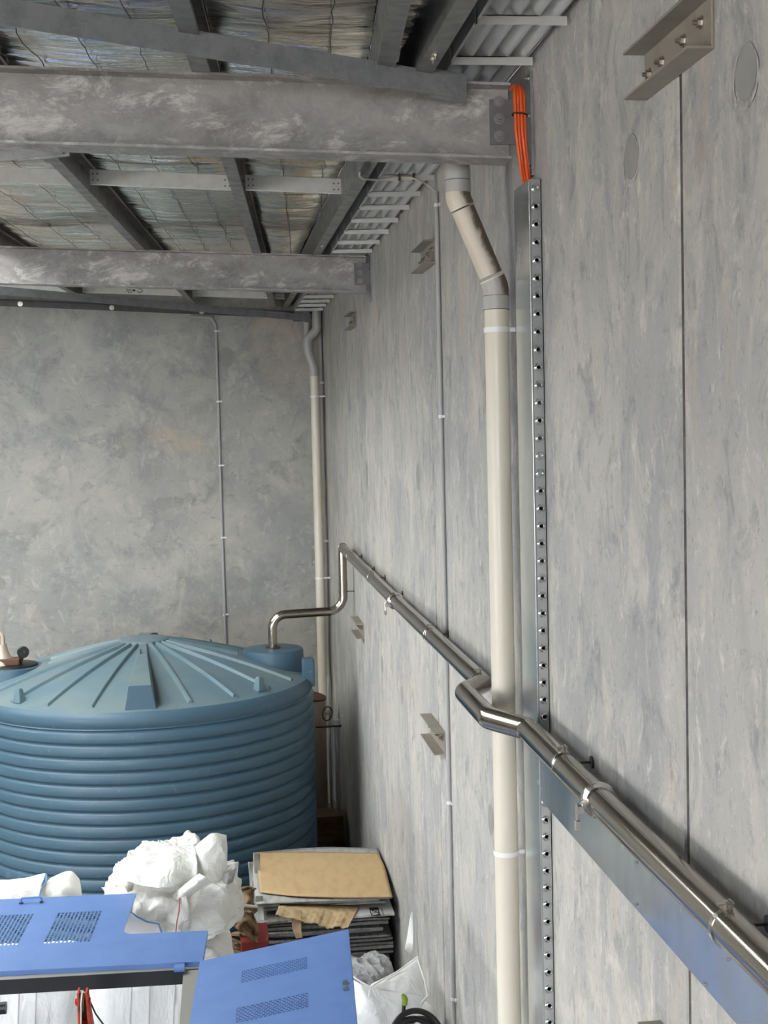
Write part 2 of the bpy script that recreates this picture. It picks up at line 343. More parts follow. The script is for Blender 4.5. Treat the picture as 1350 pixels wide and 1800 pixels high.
# ------------------------------------------------------------------ roof
ceil = MB()
def rz(X, Y, o=0.): return (X, Y, roofz(X, Y) + o)
def roofbox(mb, x0, x1, y0, y1, o0=.30, o1=.34):
    return mb.hexa([rz(x0, y0, o0), rz(x1, y0, o0), rz(x1, y1, o0), rz(x0, y1, o0), rz(x0, y0, o1), rz(x1, y0, o1), rz(x1, y1, o1), rz(x0, y1, o1)])
SKYL = [(-11.2, -9.6), (-8.2, -6.6), (-5.2, -3.9), (-3.3, -2.45)]; SY0, SY1 = 6.0, 15.2      # skylight strips left of the picture
xs = LXW - .4
for x0, x1 in SKYL: roofbox(ceil, xs, x0, FYW - .4, BY + .5); xs = x1
roofbox(ceil, xs, WX + .5, FYW - .4, BY + .5)
for x0, x1 in SKYL: roofbox(ceil, x0, x1, FYW - .4, SY0); roofbox(ceil, x0, x1, SY1, BY + .5)
ceil = ceil.build('ceiling', 'roof_sheet'); ceil['kind'] = 'structure'; ceil['label'] = 'roof underside lined with silver foil insulation'
for x0, x1 in SKYL: roofbox(MB(), x0, x1, SY0, SY1, .335, .338).build('skylight_sheet', 'skylight_clear', ceil)
PD = .0655                                           # purlins run slightly askew to the long wall
PX = {'a': -3.45 , 'b': -2.30, 'c': -.95, 'd': .07, 'e': .855}     # left edge at Y = 8.1
def px(k, Y): return PX[k] + PD * (Y - 8.1)
EDGE = .870
# foil between purlins
def foil(xa, xb, y0, y1, seed, name='foil_sheet', nu=22, step=.010):
    nv = int((y1 - y0) / step)
    def fn(u, v):
        Y = y0 + (y1 - y0) * v; X = xa(Y) + (xb(Y) - xa(Y)) * u
        e = 4 * u * (1 - u)
        wy = Y + .05 * noise.noise(Vector((X * 2.4, Y * 1.5, seed))); q = Vector((X * .8 + seed, wy * 7.5, seed)); q2 = Vector((X * 1.5, wy * 20.0, seed * 2.1))
        wv = .022 * ridge(q, 2) + .011 * noise.noise(q2) + .022 * noise.noise(Vector((X * 2.2, Y * 1.7, seed + 5)))
        pl = (1 - e) ** 3 * .016 * noise.noise(Vector((X * 3, Y * 30, seed)))
        return (X, Y, roofz(X, Y) + .215 - .035 * e + wv * (.35 + .65 * e) + pl)
    return MB().grid(fn, nu, nv).build(name, 'insulation_foil', ceil, smooth=True, angle=180)
foil(lambda Y: px('b', Y), lambda Y: px('c', Y), 4, BY, 3.7)
foil(lambda Y: px('c', Y), lambda Y: px('d', Y), 4, BY, 5.1)
foil(lambda Y: px('d', Y), lambda Y: min(px('e', Y), EDGE), 4, BY, 7.9)
foil(lambda Y: min(px('e', Y), EDGE), lambda Y: EDGE + .13, 4, 12, 9.4, nu=14)
# safety mesh wires sagging under the foil
def wire(fx, y0, y1, seed):
    pts = []; Y = y0
    while Y < y1:
        X = fx(Y) + .022 * noise.noise(Vector((Y * 3.1, seed, 0))) + .010 * noise.noise(Vector((Y * 9, seed, 4)))
        pts.append((X, Y, roofz(X, Y) + .168 + .012 * noise.noise(Vector((Y * 4, 0, seed))))); Y += .07
    MB().tube(pts, .0024, 5, False).build('mesh_wire', 'mesh_wire', ceil)
for i, (k, o_) in enumerate([('b', .30), ('b', .62), ('b', .95), ('c', .27), ('c', .52), ('c', .78), ('d', .33), ('d', .60)]):
    wire(lambda Y, k=k, o_=o_: px(k, Y) + o_, 4, BY, i * 3.3)

# purlins: lipped channels
def purlin(fx, y0, y1, label, bolts=()):
    a = V(rz(fx(y0), y0)); b = V(rz(fx(y1), y1))
    t = thing('roof_purlin', a, label, 'purlin', 'steel purlins under the foil roof', 'thing')
    w_, h_, th, lip = .076, .205, .004, .02
    prof = [(0, 0), (w_, 0), (w_, lip), (w_ - th, lip), (w_ - th, th), (th, th), (th, h_ - th), (w_ - th, h_ - th), (w_ - th, h_ - lip), (w_, h_ - lip), (w_, h_), (0, h_)]
    MB().prism(a, b, prof, (1, 0, -SL), (0, 0, 1)).build('channel', 'galvanised_purlin', t)
    for Y in bolts:
        p = V(rz(fx(Y) + .04, Y)); 
        for dy in (-.03, .03): MB().bolt(p + V(0, dy, 0), (0, 0, -1), .011, .01).build('bolt', 'bolt_zinc', t)
    return t
purlin(lambda Y: px('b', Y), 4, BY - .12, 'galvanised roof purlin showing at the left edge, behind the farther rafter')
purlin(lambda Y: px('c', Y), 4, BY - .12, 'galvanised roof purlin between the two long white bridging bars left of the conduit')
purlin(lambda Y: px('d', Y), 3.5, BY - .12, 'galvanised roof purlin crossing above both rafters near mid-span of the photo')
purlin(lambda Y: px('e', Y), 3.5, 8.25, 'short galvanised roof purlin meeting the edge purlin above the nearest rafter')
purlin(lambda Y: EDGE, 3.0, BY - .12, 'galvanised edge purlin with bolt pairs running along the corrugated gutter', bolts=(5.55, 11.6))

# rafters
RD = Vector((-1, .066, SL)).normalized()
def rafter(end, top, length, label, b2):
    bot = top - .325; base = Vector((end[0], end[1], bot)); far = base + RD * length
    t = thing('roof_rafter', base, label, 'beam', 'galvanised rafters', 'thing')
    fw_, tf, tw, h_ = .085, .0115, .0045, .325
    prof = [(-fw_, 0), (fw_, 0), (fw_, tf), (tw, tf), (tw, h_ - tf), (fw_, h_ - tf), (fw_, h_), (-fw_, h_), (-fw_, h_ - tf), (-tw, h_ - tf), (-tw, tf), (-fw_, tf)]
    side = Vector((.066, 1, 0)).normalized()
    MB().prism(base, far, prof, side, (0, 0, 1)).build('i_beam', 'galvanised_rafter', t)
    # end plate on the wall, cleat with three bolts
    MB().box((WX - .014, end[1] - .10, bot - .075), (WX - .001, end[1] + .10, top + .05)).build('end_plate', 'galvanised_brace', t)
    cx0 = end[0] - b2
    MB().box((cx0, end[1] - .0155, bot + .075), (WX - .014, end[1] - .005, top - .055)).build('cleat', 'cleat_steel', t)
    for k in range(3):
        MB().bolt((cx0 + b2 * .48, end[1] - .016, bot + .11 + .075 * k), (0, -1, 0), .0165, .014).build('bolt', 'bolt_dull', t)
    for zz in (bot - .04, top - .14, top + .02):
        MB().bolt((WX - .014, end[1] - .075, zz), (-1, 0, 0), .010, .01).build('bolt', 'bolt_zinc', t)
    return t
rafter((1.308, 6.0), 6.482, 13.0, 'deep galvanised roof rafter nearest the camera, orange cables at its end', .085)
rafter((1.352, 12.3), 6.534, 13.0, 'second galvanised roof rafter, farther down the shed', .105)

# bridging channels between purlins (C section, web facing the doors)
def bridging(xa, xb, Y, label, mark=False, dy=.0):
    a = V(rz(xa, Y, .055)); b = V(rz(xb, Y + dy, .055))
    t = thing('bridging_bar', a, label, 'bridging', 'pale bridging bars between purlins')
    prof = [(0, 0), (.045, 0), (.045, .003), (.003, .003), (.003, .092), (.045, .092), (.045, .095), (0, .095)]
    MB().prism(a, b, prof, (0, 1, 0), (0, 0, 1)).build('channel', 'zincalume_bright', t)
    for p, s in ((a, 1), (b, -1)):
        for dx in (.02, .05):
            for dz in (.025, .065):
                q = p + V(s * dx, 0, dz - (b - a).z * 0); MB().cyl(q + V(0, -.001, 0), q + V(0, .002, 0), .006, 8).build('bolt_hole', 'cleat_steel', t)
    if mark:                                          # handwritten marker strokes
        mb = MB(); c = a + (b - a) * .42 + V(0, -.002, .0)
        def stroke(pts): mb.tube([c + V(x * .11, 0, z * .085 + .005) for x, z in pts], .004, 5)
        stroke([(0, 1), (.1, .5), (.25, .15), (.5, .12), (.55, .4), (.35, .6), (.2, .45)])
        for k in range(3):
            q = math.pi * k / 3; stroke([(.85 + .2 * math.cos(q), .45 + .2 * math.sin(q)), (.85 - .2 * math.cos(q), .45 - .2 * math.sin(q))])
        stroke([(1.5, .95), (1.3, .7), (1.75, .55), (1.85, .3), (1.5, .15), (1.2, .25)])
        mb.build('marker_scribble', 'ink_black', t)
Yb = 9.25
bridging(px('b', Yb) + .08, px('c', Yb) - .004, Yb + .1, 'pale bridging bar glaring at the left edge under the nearest rafter')
bridging(px('c', Yb) + .08, px('d', Yb) - .004, Yb + .04, 'long pale bridging bar, second from the left, between the two rafters')
bridging(px('d', Yb) + .08, EDGE - .004, Yb, 'pale bridging bar ending at the edge purlin, between the two rafters')
Yb = 17.3
bridging(px('b', Yb) + .08, px('c', Yb) - .004, Yb, 'far bridging bar with a black marker scribble, below the second rafter', True)
bridging(px('c', Yb) + .08, px('d', Yb) - .004, Yb, 'far pale bridging bar right of the marker-scribbled one')
bridging(px('a', Yb) + .08, px('b', Yb) - .004, Yb, 'far pale bridging bar at the left edge below the second rafter')
bridging(px('d', Yb) + .08, EDGE - .002, Yb, 'shortest far bridging bar beside the gutter')

# diagonal braces: equal angles
def brace(a, b, s, label):
    a, b = V(a), V(b); t = thing('roof_brace', a, label, 'brace', 'diagonal roof braces')
    dr = (b - a).normalized(); side = Vector((0, 0, 1)).cross(dr).normalized(); upv = dr.cross(side)
    if side.y < 0: side = -side
    if upv.z < 0: upv = -upv
    prof = [(0, -s), (.009, -s), (.009, -.009), (s, -.009), (s, 0), (0, 0)]
    MB().prism(a, b, prof, side, upv).build('angle_bar', 'galvanised_brace', t)
    MB().obox(a + dr * .06 + side * .012 - upv * s * .5, dr * .09, side * .004, upv * s * .62).build('gusset', 'galvanised_brace', t)
    return t
A = atY(812, 133, 5.88); B = atY(0, -6, 5.15); brace(A, A + (B - A) * 1.7, .098, 'angle brace running diagonally in front of the nearest rafter')
A = atY(545, 553, 17.6); B = atY(0, 503, 14.6); brace(A, A + (B - A) * 1.5, .085, 'angle brace slanting across the roof behind the second rafter')
A = atY(110, 234, 6.3); B = atY(-300, 286, 7.2); brace(A, A + (B - A) * 1.3, .09, 'angle brace end poking out under the nearest rafter at the left edge')

# steel angle along the top of the end wall
A = atY(-120, 533, BY); B = atY(548, 561, BY); t = thing('wall_angle', (A.x, BY, A.z), 'dark steel angle bolted along the top of the end wall', 'steel angle')
dr = (B - A).normalized(); A2 = A - dr * 5
MB().prism(A2, B, [(0, 0), (-.010, 0), (-.010, .075), (-.085, .075), (-.085, .085), (0, .085)], (0, 1, 0), (0, 0, 1)).build('angle_bar', 'dark_wall_steel', t)
for x, y in [(36, 548), (197, 556), (355, 560), (475, 566)]:
    c = atY(x, y, BY - .012); MB().bolt((c.x, BY - .010, A.z + (c.x - A.x) / dr.x * dr.z + .038), (0, -1, 0), .022, .012).build('bolt', 'bolt_zinc', t)

# ------------------------------------------------------------------ box gutter of corrugated sheet on straps
GX0, GX1, GZ = 1.035, 1.385, 6.555
t = thing('box_gutter', (1.2, 3.0, GZ), 'corrugated steel box gutter on flat straps along the long wall', 'gutter')
nw = 54
def gfn(u, v):
    X = GX0 + .012 + (GX1 + .01 - GX0 - .012) * u; return (X, 3.0 + (BY - .02 - 3.0) * v, GZ + .036 + .017 * math.cos(2 * math.pi * (X - GX0 - .045) / .078))
MB().grid(gfn, nw, 2).build('corrugated_sheet', 'gutter_sheet', t, smooth=True, angle=180, solid=.0012)
MB().box((GX0 - .004, 3.0, GZ + .002), (GX0 + .008, BY - .02, GZ + .10)).build('side_sheet', 'gutter_sheet', t)
MB().box((GX0 - .03, 3.0, GZ + .10), (GX0 - .004, BY - .02, GZ + .26)).build('upstand', 'dark_wall_steel', t)
for y in [3.51, 4.09, 4.674, 5.256, 5.838, 6.42, 6.81, 7.39, 7.97, 8.546, 9.131, 9.68, 10.273, 10.864, 11.47, 12.03, 12.62, 13.2, 13.78, 14.36, 14.94, 15.52, 16.1, 16.67, 17.23, 17.795]:
    mb = MB().box((GX0 - .008, y, GZ - .018), (GX1 - .115, y + .004, GZ + .018)).box((GX0 - .008, y, GZ + .014), (GX1 - .115, y + .03, GZ + .018))
    mb.box((GX1 - .118, y + .004, GZ - .018), (GX1, y + .008, GZ + .017)).box((GX0 - .008, y, GZ - .018), (GX0 - .004, y + .03, GZ + .06))
    mb.build('strap', 'strap_zinc', t)
MB().box((1.02, 17.9, 6.43), (1.22, BY - .01, GZ - .02)).build('sump_box', 'galvanised_purlin', t)

# ------------------------------------------------------------------ PVC downpipes
def downpipe(label, pts, r, fit, clips, stained=None, collars=()):
    t = thing('downpipe', (pts[-1][0], pts[-1][1], 0), label, 'downpipe')
    for name, mat, P, R, rr in fit:
        MB().tube(fillet(P, R, 8) if len(P) > 2 else P, rr, 28).build(name, mat, t, smooth=True, angle=40)
    for p0, p1, rr, mat in collars: MB().tube([p0, p1], rr, 28).build('collar', mat, t, smooth=True, angle=40)
    for c in clips:
        c = V(c); MB().lathe(c, [(r + .0015, -.012), (r + .005, -.012), (r + .005, .012), (r + .0015, .012)], 28, (0, 0, 1), True).build('pipe_clip', 'pvc_white', t, smooth=True, angle=40)
        MB().box((c.x + r, c.y - .012, c.z - .010), (WX - .001, c.y + .004, c.z + .010)).build('clip_tab', 'pvc_white', t)
    return t
downpipe('near cream plastic downpipe with a brown-stained sloping section beside the steel tray', [T0, T3], r0, [
    ('pipe', 'pvc_cream', [T2 + V(0, 0, -.05), T3], 0, r0),
    ('sloping_pipe', 'pvc_stained', [T1 + dn * .06, T2 - dn * .06], 0, r0 - .001),
    ('elbow', 'pvc_stained', [T1 + V(0, 0, .03), T1, T1 + dn * .05], .10, r0 + .0025),
    ('elbow', 'pvc_stained_grey', [T2 - dn * .04, T2, T2 + V(0, 0, -.05)], .10, r0 + .0035),
    ('outlet', 'pvc_grey', [T0, T1 + V(0, 0, .015)], 0, r0 + .0005)],
    [atY(874, 580, PYn).xy.to_3d() * 0 + V(cx_, PYn, atY(874, 580, PYn).z), V(cx_, PYn, atY(890, 1497, PYn).z)],
    collars=[(T2 + V(0, 0, -.042), T2 + V(0, 0, -.105), r0 + .005, 'pvc_grey'), (T1 + V(0, 0, .02), T1 + V(0, 0, .075), r0 + .004, 'pvc_grey'),
             (T1 + V(0, 0, .079), T1 + V(0, 0, .13), r0 + .004, 'pvc_grey'), (T2 + V(0, 0, -.040), T2 + V(0, 0, -.0425), r0 + .0056, 'pvc_joint_line'), (T2 + V(0, 0, -.104), T2 + V(0, 0, -.1065), r0 + .0056, 'pvc_joint_line'), (T1 + V(0, 0, .0755), T1 + V(0, 0, .0785), r0 + .0025, 'pvc_joint_line'), (T2 - dn * .046, T2 - dn * .040, r0 + .0045, 'pvc_cream'), (T1 + dn * .05, T1 + dn * .053, r0 + .0032, 'pvc_cream')])
PYf = 17.92; r1 = .056
q = lambda x, y: atY(x, y, PYf)
fx_ = q(555, 760).x; F0 = V(q(555, 552).x + .01, PYf, 6.57); F1 = V(F0.x, PYf, q(553, 580).z); F2 = V(q(540, 594).x, PYf, q(540, 596).z); F3 = V(F2.x + .005, PYf, q(543, 620).z); F4 = V(fx_, PYf, q(553, 648).z); F5 = V(fx_, PYf, .02)
downpipe('far cream plastic downpipe with an S-bend in the corner behind the tank', [F0, F5], r1, [
    ('pipe', 'pvc_cream', [F4 + V(0, 0, -.05), F5], 0, r1),
    ('bend', 'pvc_grey', [F0, F1, F2, F3, F4, F4 + V(0, 0, -.07)], [.10, .10, .12, .12], r1 + .002)],
    [V(fx_, PYf, q(555, 697).z), V(fx_, PYf, q(564, 1016).z)], collars=[(F4 + V(0, 0, -.03), F4 + V(0, 0, -.10), r1 + .006, 'pvc_grey')])
# vent stub beside the sump
t = thing('overflow_pipe', (q(538, 570).x, PYf, 6.3), 'short grey overflow pipe beside the bend of the far downpipe', 'pipe')
P = [V(q(539, 560).x, PYf + .1, 6.40), V(q(539, 560).x, PYf + .1, q(540, 590).z)]
MB().tube(P, .04, 20).build('stub', 'pvc_grey', t, smooth=True); MB().tube([P[0], P[0] + V(0, 0, -.05)], .045, 20).build('collar', 'pvc_grey', t, smooth=True)
# thin riser in the corner
t = thing('corner_riser', (1.37, 18.14, 0), 'thin dark riser pipe in the corner right of the far downpipe', 'pipe')
MB().tube([(1.365, 18.1, 1.6), (1.365, 18.1, 6.35)], .018, 12).build('tube', 'pvc_grey', t, smooth=True)
for z in (5.6, 3.5): MB().box((1.345, 18.07, z), (WX, 18.13, z + .03)).build('saddle', 'saddle_white', t)

# ------------------------------------------------------------------ galvanised cable trays
TX = 1.346; TY0, TY1 = 5.785, 6.075; TZT = 6.045
t = thing('cable_tray', (TX, TY0, 0), 'tall galvanised cable tray with a perforated edge beside the near downpipe', 'cable tray')
# perforated flange facing the camera: real punched and dimpled holes
mb = MB(); pitch = .0762; xm = (TX + .006 + WX - .001) / 2; hw = (WX - .001 - TX - .006) / 2; ns = 16; z = TZT; k = 0
hole_z = []; CORN = {0: (2,), 1: (1,), 2: (2,), 3: (1,)}
while z - pitch > .02:
    zc = z - pitch / 2; hole_z.append(zc)
    blank = k in (0,) or k in (15, 16)
    sq = []
    for i in range(ns):
        tt = 2 * math.pi * (i + .5) / ns; c_, s_ = math.cos(tt), math.sin(tt); f_ = 1 / max(abs(c_) / hw, abs(s_) / (pitch / 2))
        px_, pz_ = c_ * f_, s_ * f_
        if i % 4 in CORN[i // 4]: px_, pz_ = math.copysign(hw, c_), math.copysign(pitch / 2, s_)
        sq.append((xm + px_, TY0, zc + pz_))
    rings = [sq]
    for rr, dy in ((.0195, 0), (.0165, -.003), (.0125, -.0045), (.0085, -.002), (.0072, .006)):
        rings.append([(xm + rr * math.cos(2 * math.pi * (i + .5) / ns), TY0 + dy, zc + rr * math.sin(2 * math.pi * (i + .5) / ns)) for i in range(ns)])
    vs = [p for r in rings for p in r]; fs = []
    for j in range(len(rings) - 1):
        for i in range(ns): fs.append((j * ns + i, j * ns + (i + 1) % ns, (j + 1) * ns + (i + 1) % ns, (j + 1) * ns + i))
    if blank: fs.append(tuple(range((len(rings) - 1) * ns, len(rings) * ns)))
    mb.add(vs, fs); z -= pitch; k += 1
mb.build('perforated_flange', 'galvanised_tray', t, smooth=True, angle=30)
MB().box((TX, TY0 + .001, .02), (TX + .006, TY1, 3.24)).build('lid', 'galvanised_tray', t, bevel=.001)
MB().box((TX - .002, TY0 - .002, 3.22), (TX + .0045, TY1, TZT)).build('lid', 'galvanised_tray', t, bevel=.001)
MB().box((WX - .004, TY0, .02), (WX - .001, TY1, TZT)).build('back_sheet', 'galvanised_tray', t)
MB().box((TX + .002, TY1 - .003, .02), (WX - .001, TY1, TZT - .01)).build('rear_flange', 'galvanised_tray', t)
t = thing('cable_tray', (TX, 2.0, 3.4), 'sloping-looking galvanised cable tray running level under the stainless pipe', 'cable tray')
hz0, hz1 = 3.365, 3.62
MB().box((TX - .004, 1.0, hz0), (TX, TY0 - .02, hz1)).build('lid', 'galvanised_tray', t, bevel=.001)
MB().box((TX, 1.0, hz0), (WX - .001, TY0 - .02, hz0 + .003)).build('side_flange', 'galvanised_tray', t)
MB().box((TX, 1.0, hz1 - .003), (WX - .001, TY0 - .02, hz1)).build('side_flange', 'galvanised_tray', t)
MB().box((TX - .006, TY0 - .03, hz0 - .0), (TX - .003, TY0 + .17, hz1 + .02)).build('junction_plate', 'galvanised_tray', t)
for x, y in [(1118, 1516), (1119, 1589), (1280, 1686), (1240, 1730)]:
    c = atX(x, y, TX - .004); MB().cyl(c, c + V(-.006, 0, 0), .005, 8).build('screw', 'bolt_dull', t)
# orange cables dropping into the tray
for i in range(6):
    xo = [0, .014, .028, .042, .008, .034][i]; yy = [5.865, 5.868, 5.865, 5.872, 5.885, 5.888][i]; xe = 1.3595 + .030 * xo / .042
    P = [V(1.318 + xo * .7, yy + .12, 6.47), V(1.316 + xo * .7, yy + .03, 6.468), V(1.308 + xo, yy, 6.42), V(1.312 + xo, yy, 6.26), V(1.330 + xo * .9 - .004 * (i % 2), yy + .01, 6.13), V(xe, yy + .06, 6.03), V(xe, yy + .07, 5.8)]
    ob = MB().tube(fillet(P, .05, 5), .0068, 10).build('orange_cable', 'orange_sheath', None, smooth=True)
    tag(ob, ['orange cable on the rafter side of the bundle beside the rafter end', 'second orange cable from the rafter in the bundle', 'third orange cable from the rafter in the bundle', 'orange cable on the wall side of the bundle beside the rafter end', 'orange cable tucked behind the rafter side of the bundle', 'orange cable tucked behind the wall side of the bundle'][i], 'cable', 'orange cables at the rafter end')
ob = MB().lathe((1.332, 5.876, 6.335), [(.034, -.003), (.036, -.003), (.036, .003), (.034, .003)], 16, (.15, 0, 1), True).build('cable_tie', 'black_plastic'); tag(ob, 'thin black tie around the orange cable bundle', 'cable tie')

# ------------------------------------------------------------------ conduits
t = thing('wall_conduit', (1.38, 8.47, 0), 'thin grey conduit running up the long wall beside a joint', 'conduit')
CYc = 8.47; ctop = atX(766, 338, 1.383)
MB().tube(fillet([(1.383, CYc, 0), (1.383, CYc, ctop.z)], .05), .0135, 14).build('tube', 'conduit_grey', t, smooth=True)
for x, y in [(768, 360), (776, 732), (791, 1413), (797, 1756)]:
    z = atX(x, y, 1.383).z; MB().lathe((1.383, CYc, z), [(.0136, -.01), (.016, -.01), (.016, .01), (.0136, .01)], 14, (0, 0, 1), True).build('saddle', 'saddle_white', t)
    MB().box((1.389, CYc - .045, z - .009), (WX, CYc + .03, z + .009)).build('saddle_tab', 'saddle_white', t)
for z in (4.2, 2.05): MB().tube([(1.383, CYc, z), (1.383, CYc, z + .05)], .0155, 14).build('coupling', 'conduit_grey', t, smooth=True)
P = [atX(766, 337, 1.383), atX(755, 326, 1.36), atY(738, 318, 8.5), atY(722, 312, 8.535), atY(690, 311, 8.535), atY(660, 316, 8.45), atY(638, 314, 8.2), atY(631, 309, 8.15), atY(633, 301, 8.15)]
ob = MB().tube(fillet(P, .06, 5), .006, 8).build('loose_cable', 'cable_white', None, smooth=True); 
for x_ in (702, 727): c_ = atY(x_, 316, 8.54); MB().box((c_.x - .007, 8.528, GZ - .022), (c_.x + .007, 8.545, GZ + .024)).build('tape_band', 'rusty_fitting', ob)
tag(ob, 'thin white cable strapped to a gutter strap above the wall conduit', 'cable')
t = thing('wall_conduit', (0, BY, 1), 'thin pale conduit running up the trowelled end wall behind the tank', 'conduit')
z1 = atY(377, 570, BY).z
MB().tube(fillet([(.0, BY - .016, .3), (.0, BY - .016, z1), (-.06, BY - .03, z1 + .09), (-.32, BY - .05, z1 + .10)], .05), .017, 12).build('tube', 'conduit_grey', t, smooth=True)
for x, y in [(379, 582), (384, 706), (388, 818), (390, 945), (392, 1080)]:
    z = atY(x, y, BY).z; MB().box((-.022, BY - .034, z - .012), (.055, BY, z + .012)).build('saddle', 'saddle_white', t, bevel=.004)
MB().tube([(0, BY - .016, 2.56), (0, BY - .016, 2.66)], .021, 12).build('coupling', 'conduit_grey', t, smooth=True)
# painted cleat plate beside the far downpipe
c = atY(552, 975, BY); t = thing('cleat_plate', c, 'small painted steel plate with two bolts behind the far downpipe', 'steel plate')
MB().box((c.x - .035, BY - .012, c.z - .15), (c.x + .10, BY - .001, c.z + .15)).build('plate', 'bracket_paint', t, bevel=.002)
for dz in (-.10, .10): MB().bolt((c.x - .0, BY - .012, c.z + dz), (0, -1, 0), .016, .012).build('bolt', 'bolt_zinc', t)

# ------------------------------------------------------------------ channel brackets straddling the panel joints
def bracket(y0, z0, label, n=4, ln=.60):
    h_, fl, th = .150, .080, .009
    t = thing('channel_bracket', (WX, y0, z0), label, 'bracket', 'channel brackets on the wall joints')
    prof = [(0, 0), (-fl, 0), (-fl, th), (-th, th), (-th, h_ - th), (-fl, h_ - th), (-fl, h_), (0, h_)]
    MB().prism((WX - .0005, y0, z0), (WX - .0005, y0 + ln, z0), prof, (1, 0, 0), (0, 0, 1)).build('channel', 'bracket_paint', t, bevel=.002)
    for f_, zz in ((.13, .105), (.37, .095), (.70, .085), (.91, .08)):
        MB().bolt((WX - th, y0 + ln * f_, z0 + zz - .012), (-1, 0, 0), .013, .014).build('bolt', 'bolt_zinc', t)
bracket(3.725, 6.03, 'painted channel bracket at the top right, above the near panel joint')
bracket(8.625, 6.035, 'painted channel bracket high on the wall left of the sloping downpipe section')
bracket(13.65, 6.02, 'painted channel bracket high on the wall closest to the shed corner')
bracket(3.70, 2.86, 'painted channel bracket tip at the bottom edge under the level tray')
bracket(8.655, 2.87, 'painted channel bracket low on the wall beside the conduit')
bracket(13.68, 2.87, 'painted channel bracket low on the wall near the tank')

# ------------------------------------------------------------------ stainless transfer pipe
SX, SZ, SR, SXO = 1.288, 3.685, .0505, 1.165
t = thing('stainless_pipe', (SX, 1.5, SZ), 'stainless steel transfer pipe along the wall, stepping around the downpipe and dropping to the tank', 'pipe')
YE = 14.62; TURX, TURY = .505, 14.62
near = [V(SX, 1.2, SZ - .02), V(SX, 4.60, SZ - .012)]
mid = [V(SX, 4.60, SZ - .012), V(SX, 5.72, SZ), V(SXO, 5.98, SZ), V(SXO, 6.60, SZ), V(SX + .01, 6.80, SZ), V(SX, 10.2, SZ + .005)]
far = [V(SX, 10.2, SZ + .005), V(SX, YE + .06, SZ + .03)]
MB().tube(near, SR, 36).build('straight_length', 'stainless_brushed', t, smooth=True)
MB().tube(fillet(mid, [.11, .11, .11, .06], 10), SR, 36).build('bent_length', 'stainless_brushed', t, smooth=True, angle=60)
MB().tube(far, SR, 36).build('straight_length', 'stainless_brushed', t, smooth=True)
drop = [V(SX - .01, YE, SZ + .01), V(SX - .01, YE, 3.04), V(TURX, YE, 3.02), V(TURX, YE, 2.62)]
MB().tube(fillet(drop, [.17, .15], 14), SR - .003, 36).build('drop_length', 'stainless_brushed', t, smooth=True, angle=60)
MB().lathe((SX, YE + .06, SZ + .03), [(0, .004), (SR + .004, .004), (SR + .004, -.03), (SR, -.03)], 28, (0, 1, 0)).build('end_cap', 'stainless_brushed', t, smooth=True)
MB().lathe((TURX, YE, 2.665), [(SR, .012), (SR + .03, .012), (SR + .03, -.012), (SR, -.012)], 28, (0, 0, 1), True).build('collar', 'rusty_fitting', t)
for Y, zz in ((4.62, SZ - .012), (10.2, SZ + .005)):               # wing-nut joint clamps
    cl = MB().lathe((SX, Y, zz), [(SR, -.016), (SR + .012, -.012), (SR + .016, 0), (SR + .012, .012), (SR, .016)], 36, (0, 1, 0)).build('joint_clamp', 'stainless_polished', t, smooth=True)
    c = V(SX - SR - .022, Y, zz - .035)
    MB().box((c.x - .010, Y - .010, c.z - .008), (c.x + .022, Y + .010, c.z + .018)).cyl(c + V(-.006, 0, .028), c + V(-.006, 0, -.055), .0065, 10).box((c.x - .013, Y - .014, c.z - .068), (c.x + .002, Y + .014, c.z - .034)).build('wing_nut', 'stainless_polished', cl)
for Y, zz, rod in ((3.38, SZ - .018, 1), (5.10, SZ - .004, 1), (6.83, SZ, 0), (8.46, SZ, 1), (10.62, SZ, 2), (11.75, SZ + .01, 1), (12.6, SZ, 2), (13.7, SZ + .02, 1)):      # clips on threaded stand-offs
    if rod != 2:
        MB().lathe((SX, Y, zz), [(SR, -.010), (SR + .003, -.010), (SR + .003, .010), (SR, .010)], 30, (0, 1, 0), True).build('pipe_clip', 'stainless_polished', t)
        MB().box((SX - .010, Y - .010, zz + SR), (SX - .004, Y + .010, zz + SR + .026)).box((SX + .002, Y - .010, zz + SR), (SX + .008, Y + .010, zz + SR + .026)).cyl((SX - .03, Y, zz + SR + .017), (SX + .014, Y, zz + SR + .017), .0045, 8).build('clip_bolt', 'bolt_zinc', t)
    if rod:
        MB().cyl((SX + SR - .004, Y, zz + .005), (WX - .004, Y, zz + .005), .0045, 8).cyl((WX - .008, Y, zz + .005), (WX - .0005, Y, zz + .005), .024, 14).build('stand_off', 'dark_wall_steel', t)
zc = atY(598, 1040, YE).z
MB().lathe((SX - .01, YE, zc), [(SR - .003, -.008), (SR + .001, -.008), (SR + .001, .008), (SR - .003, .008)], 30, (0, 0, 1), True).cyl((SX + .04, YE, zc), (WX, YE, zc), .006, 8).build('pipe_clip', 'stainless_brushed', t)

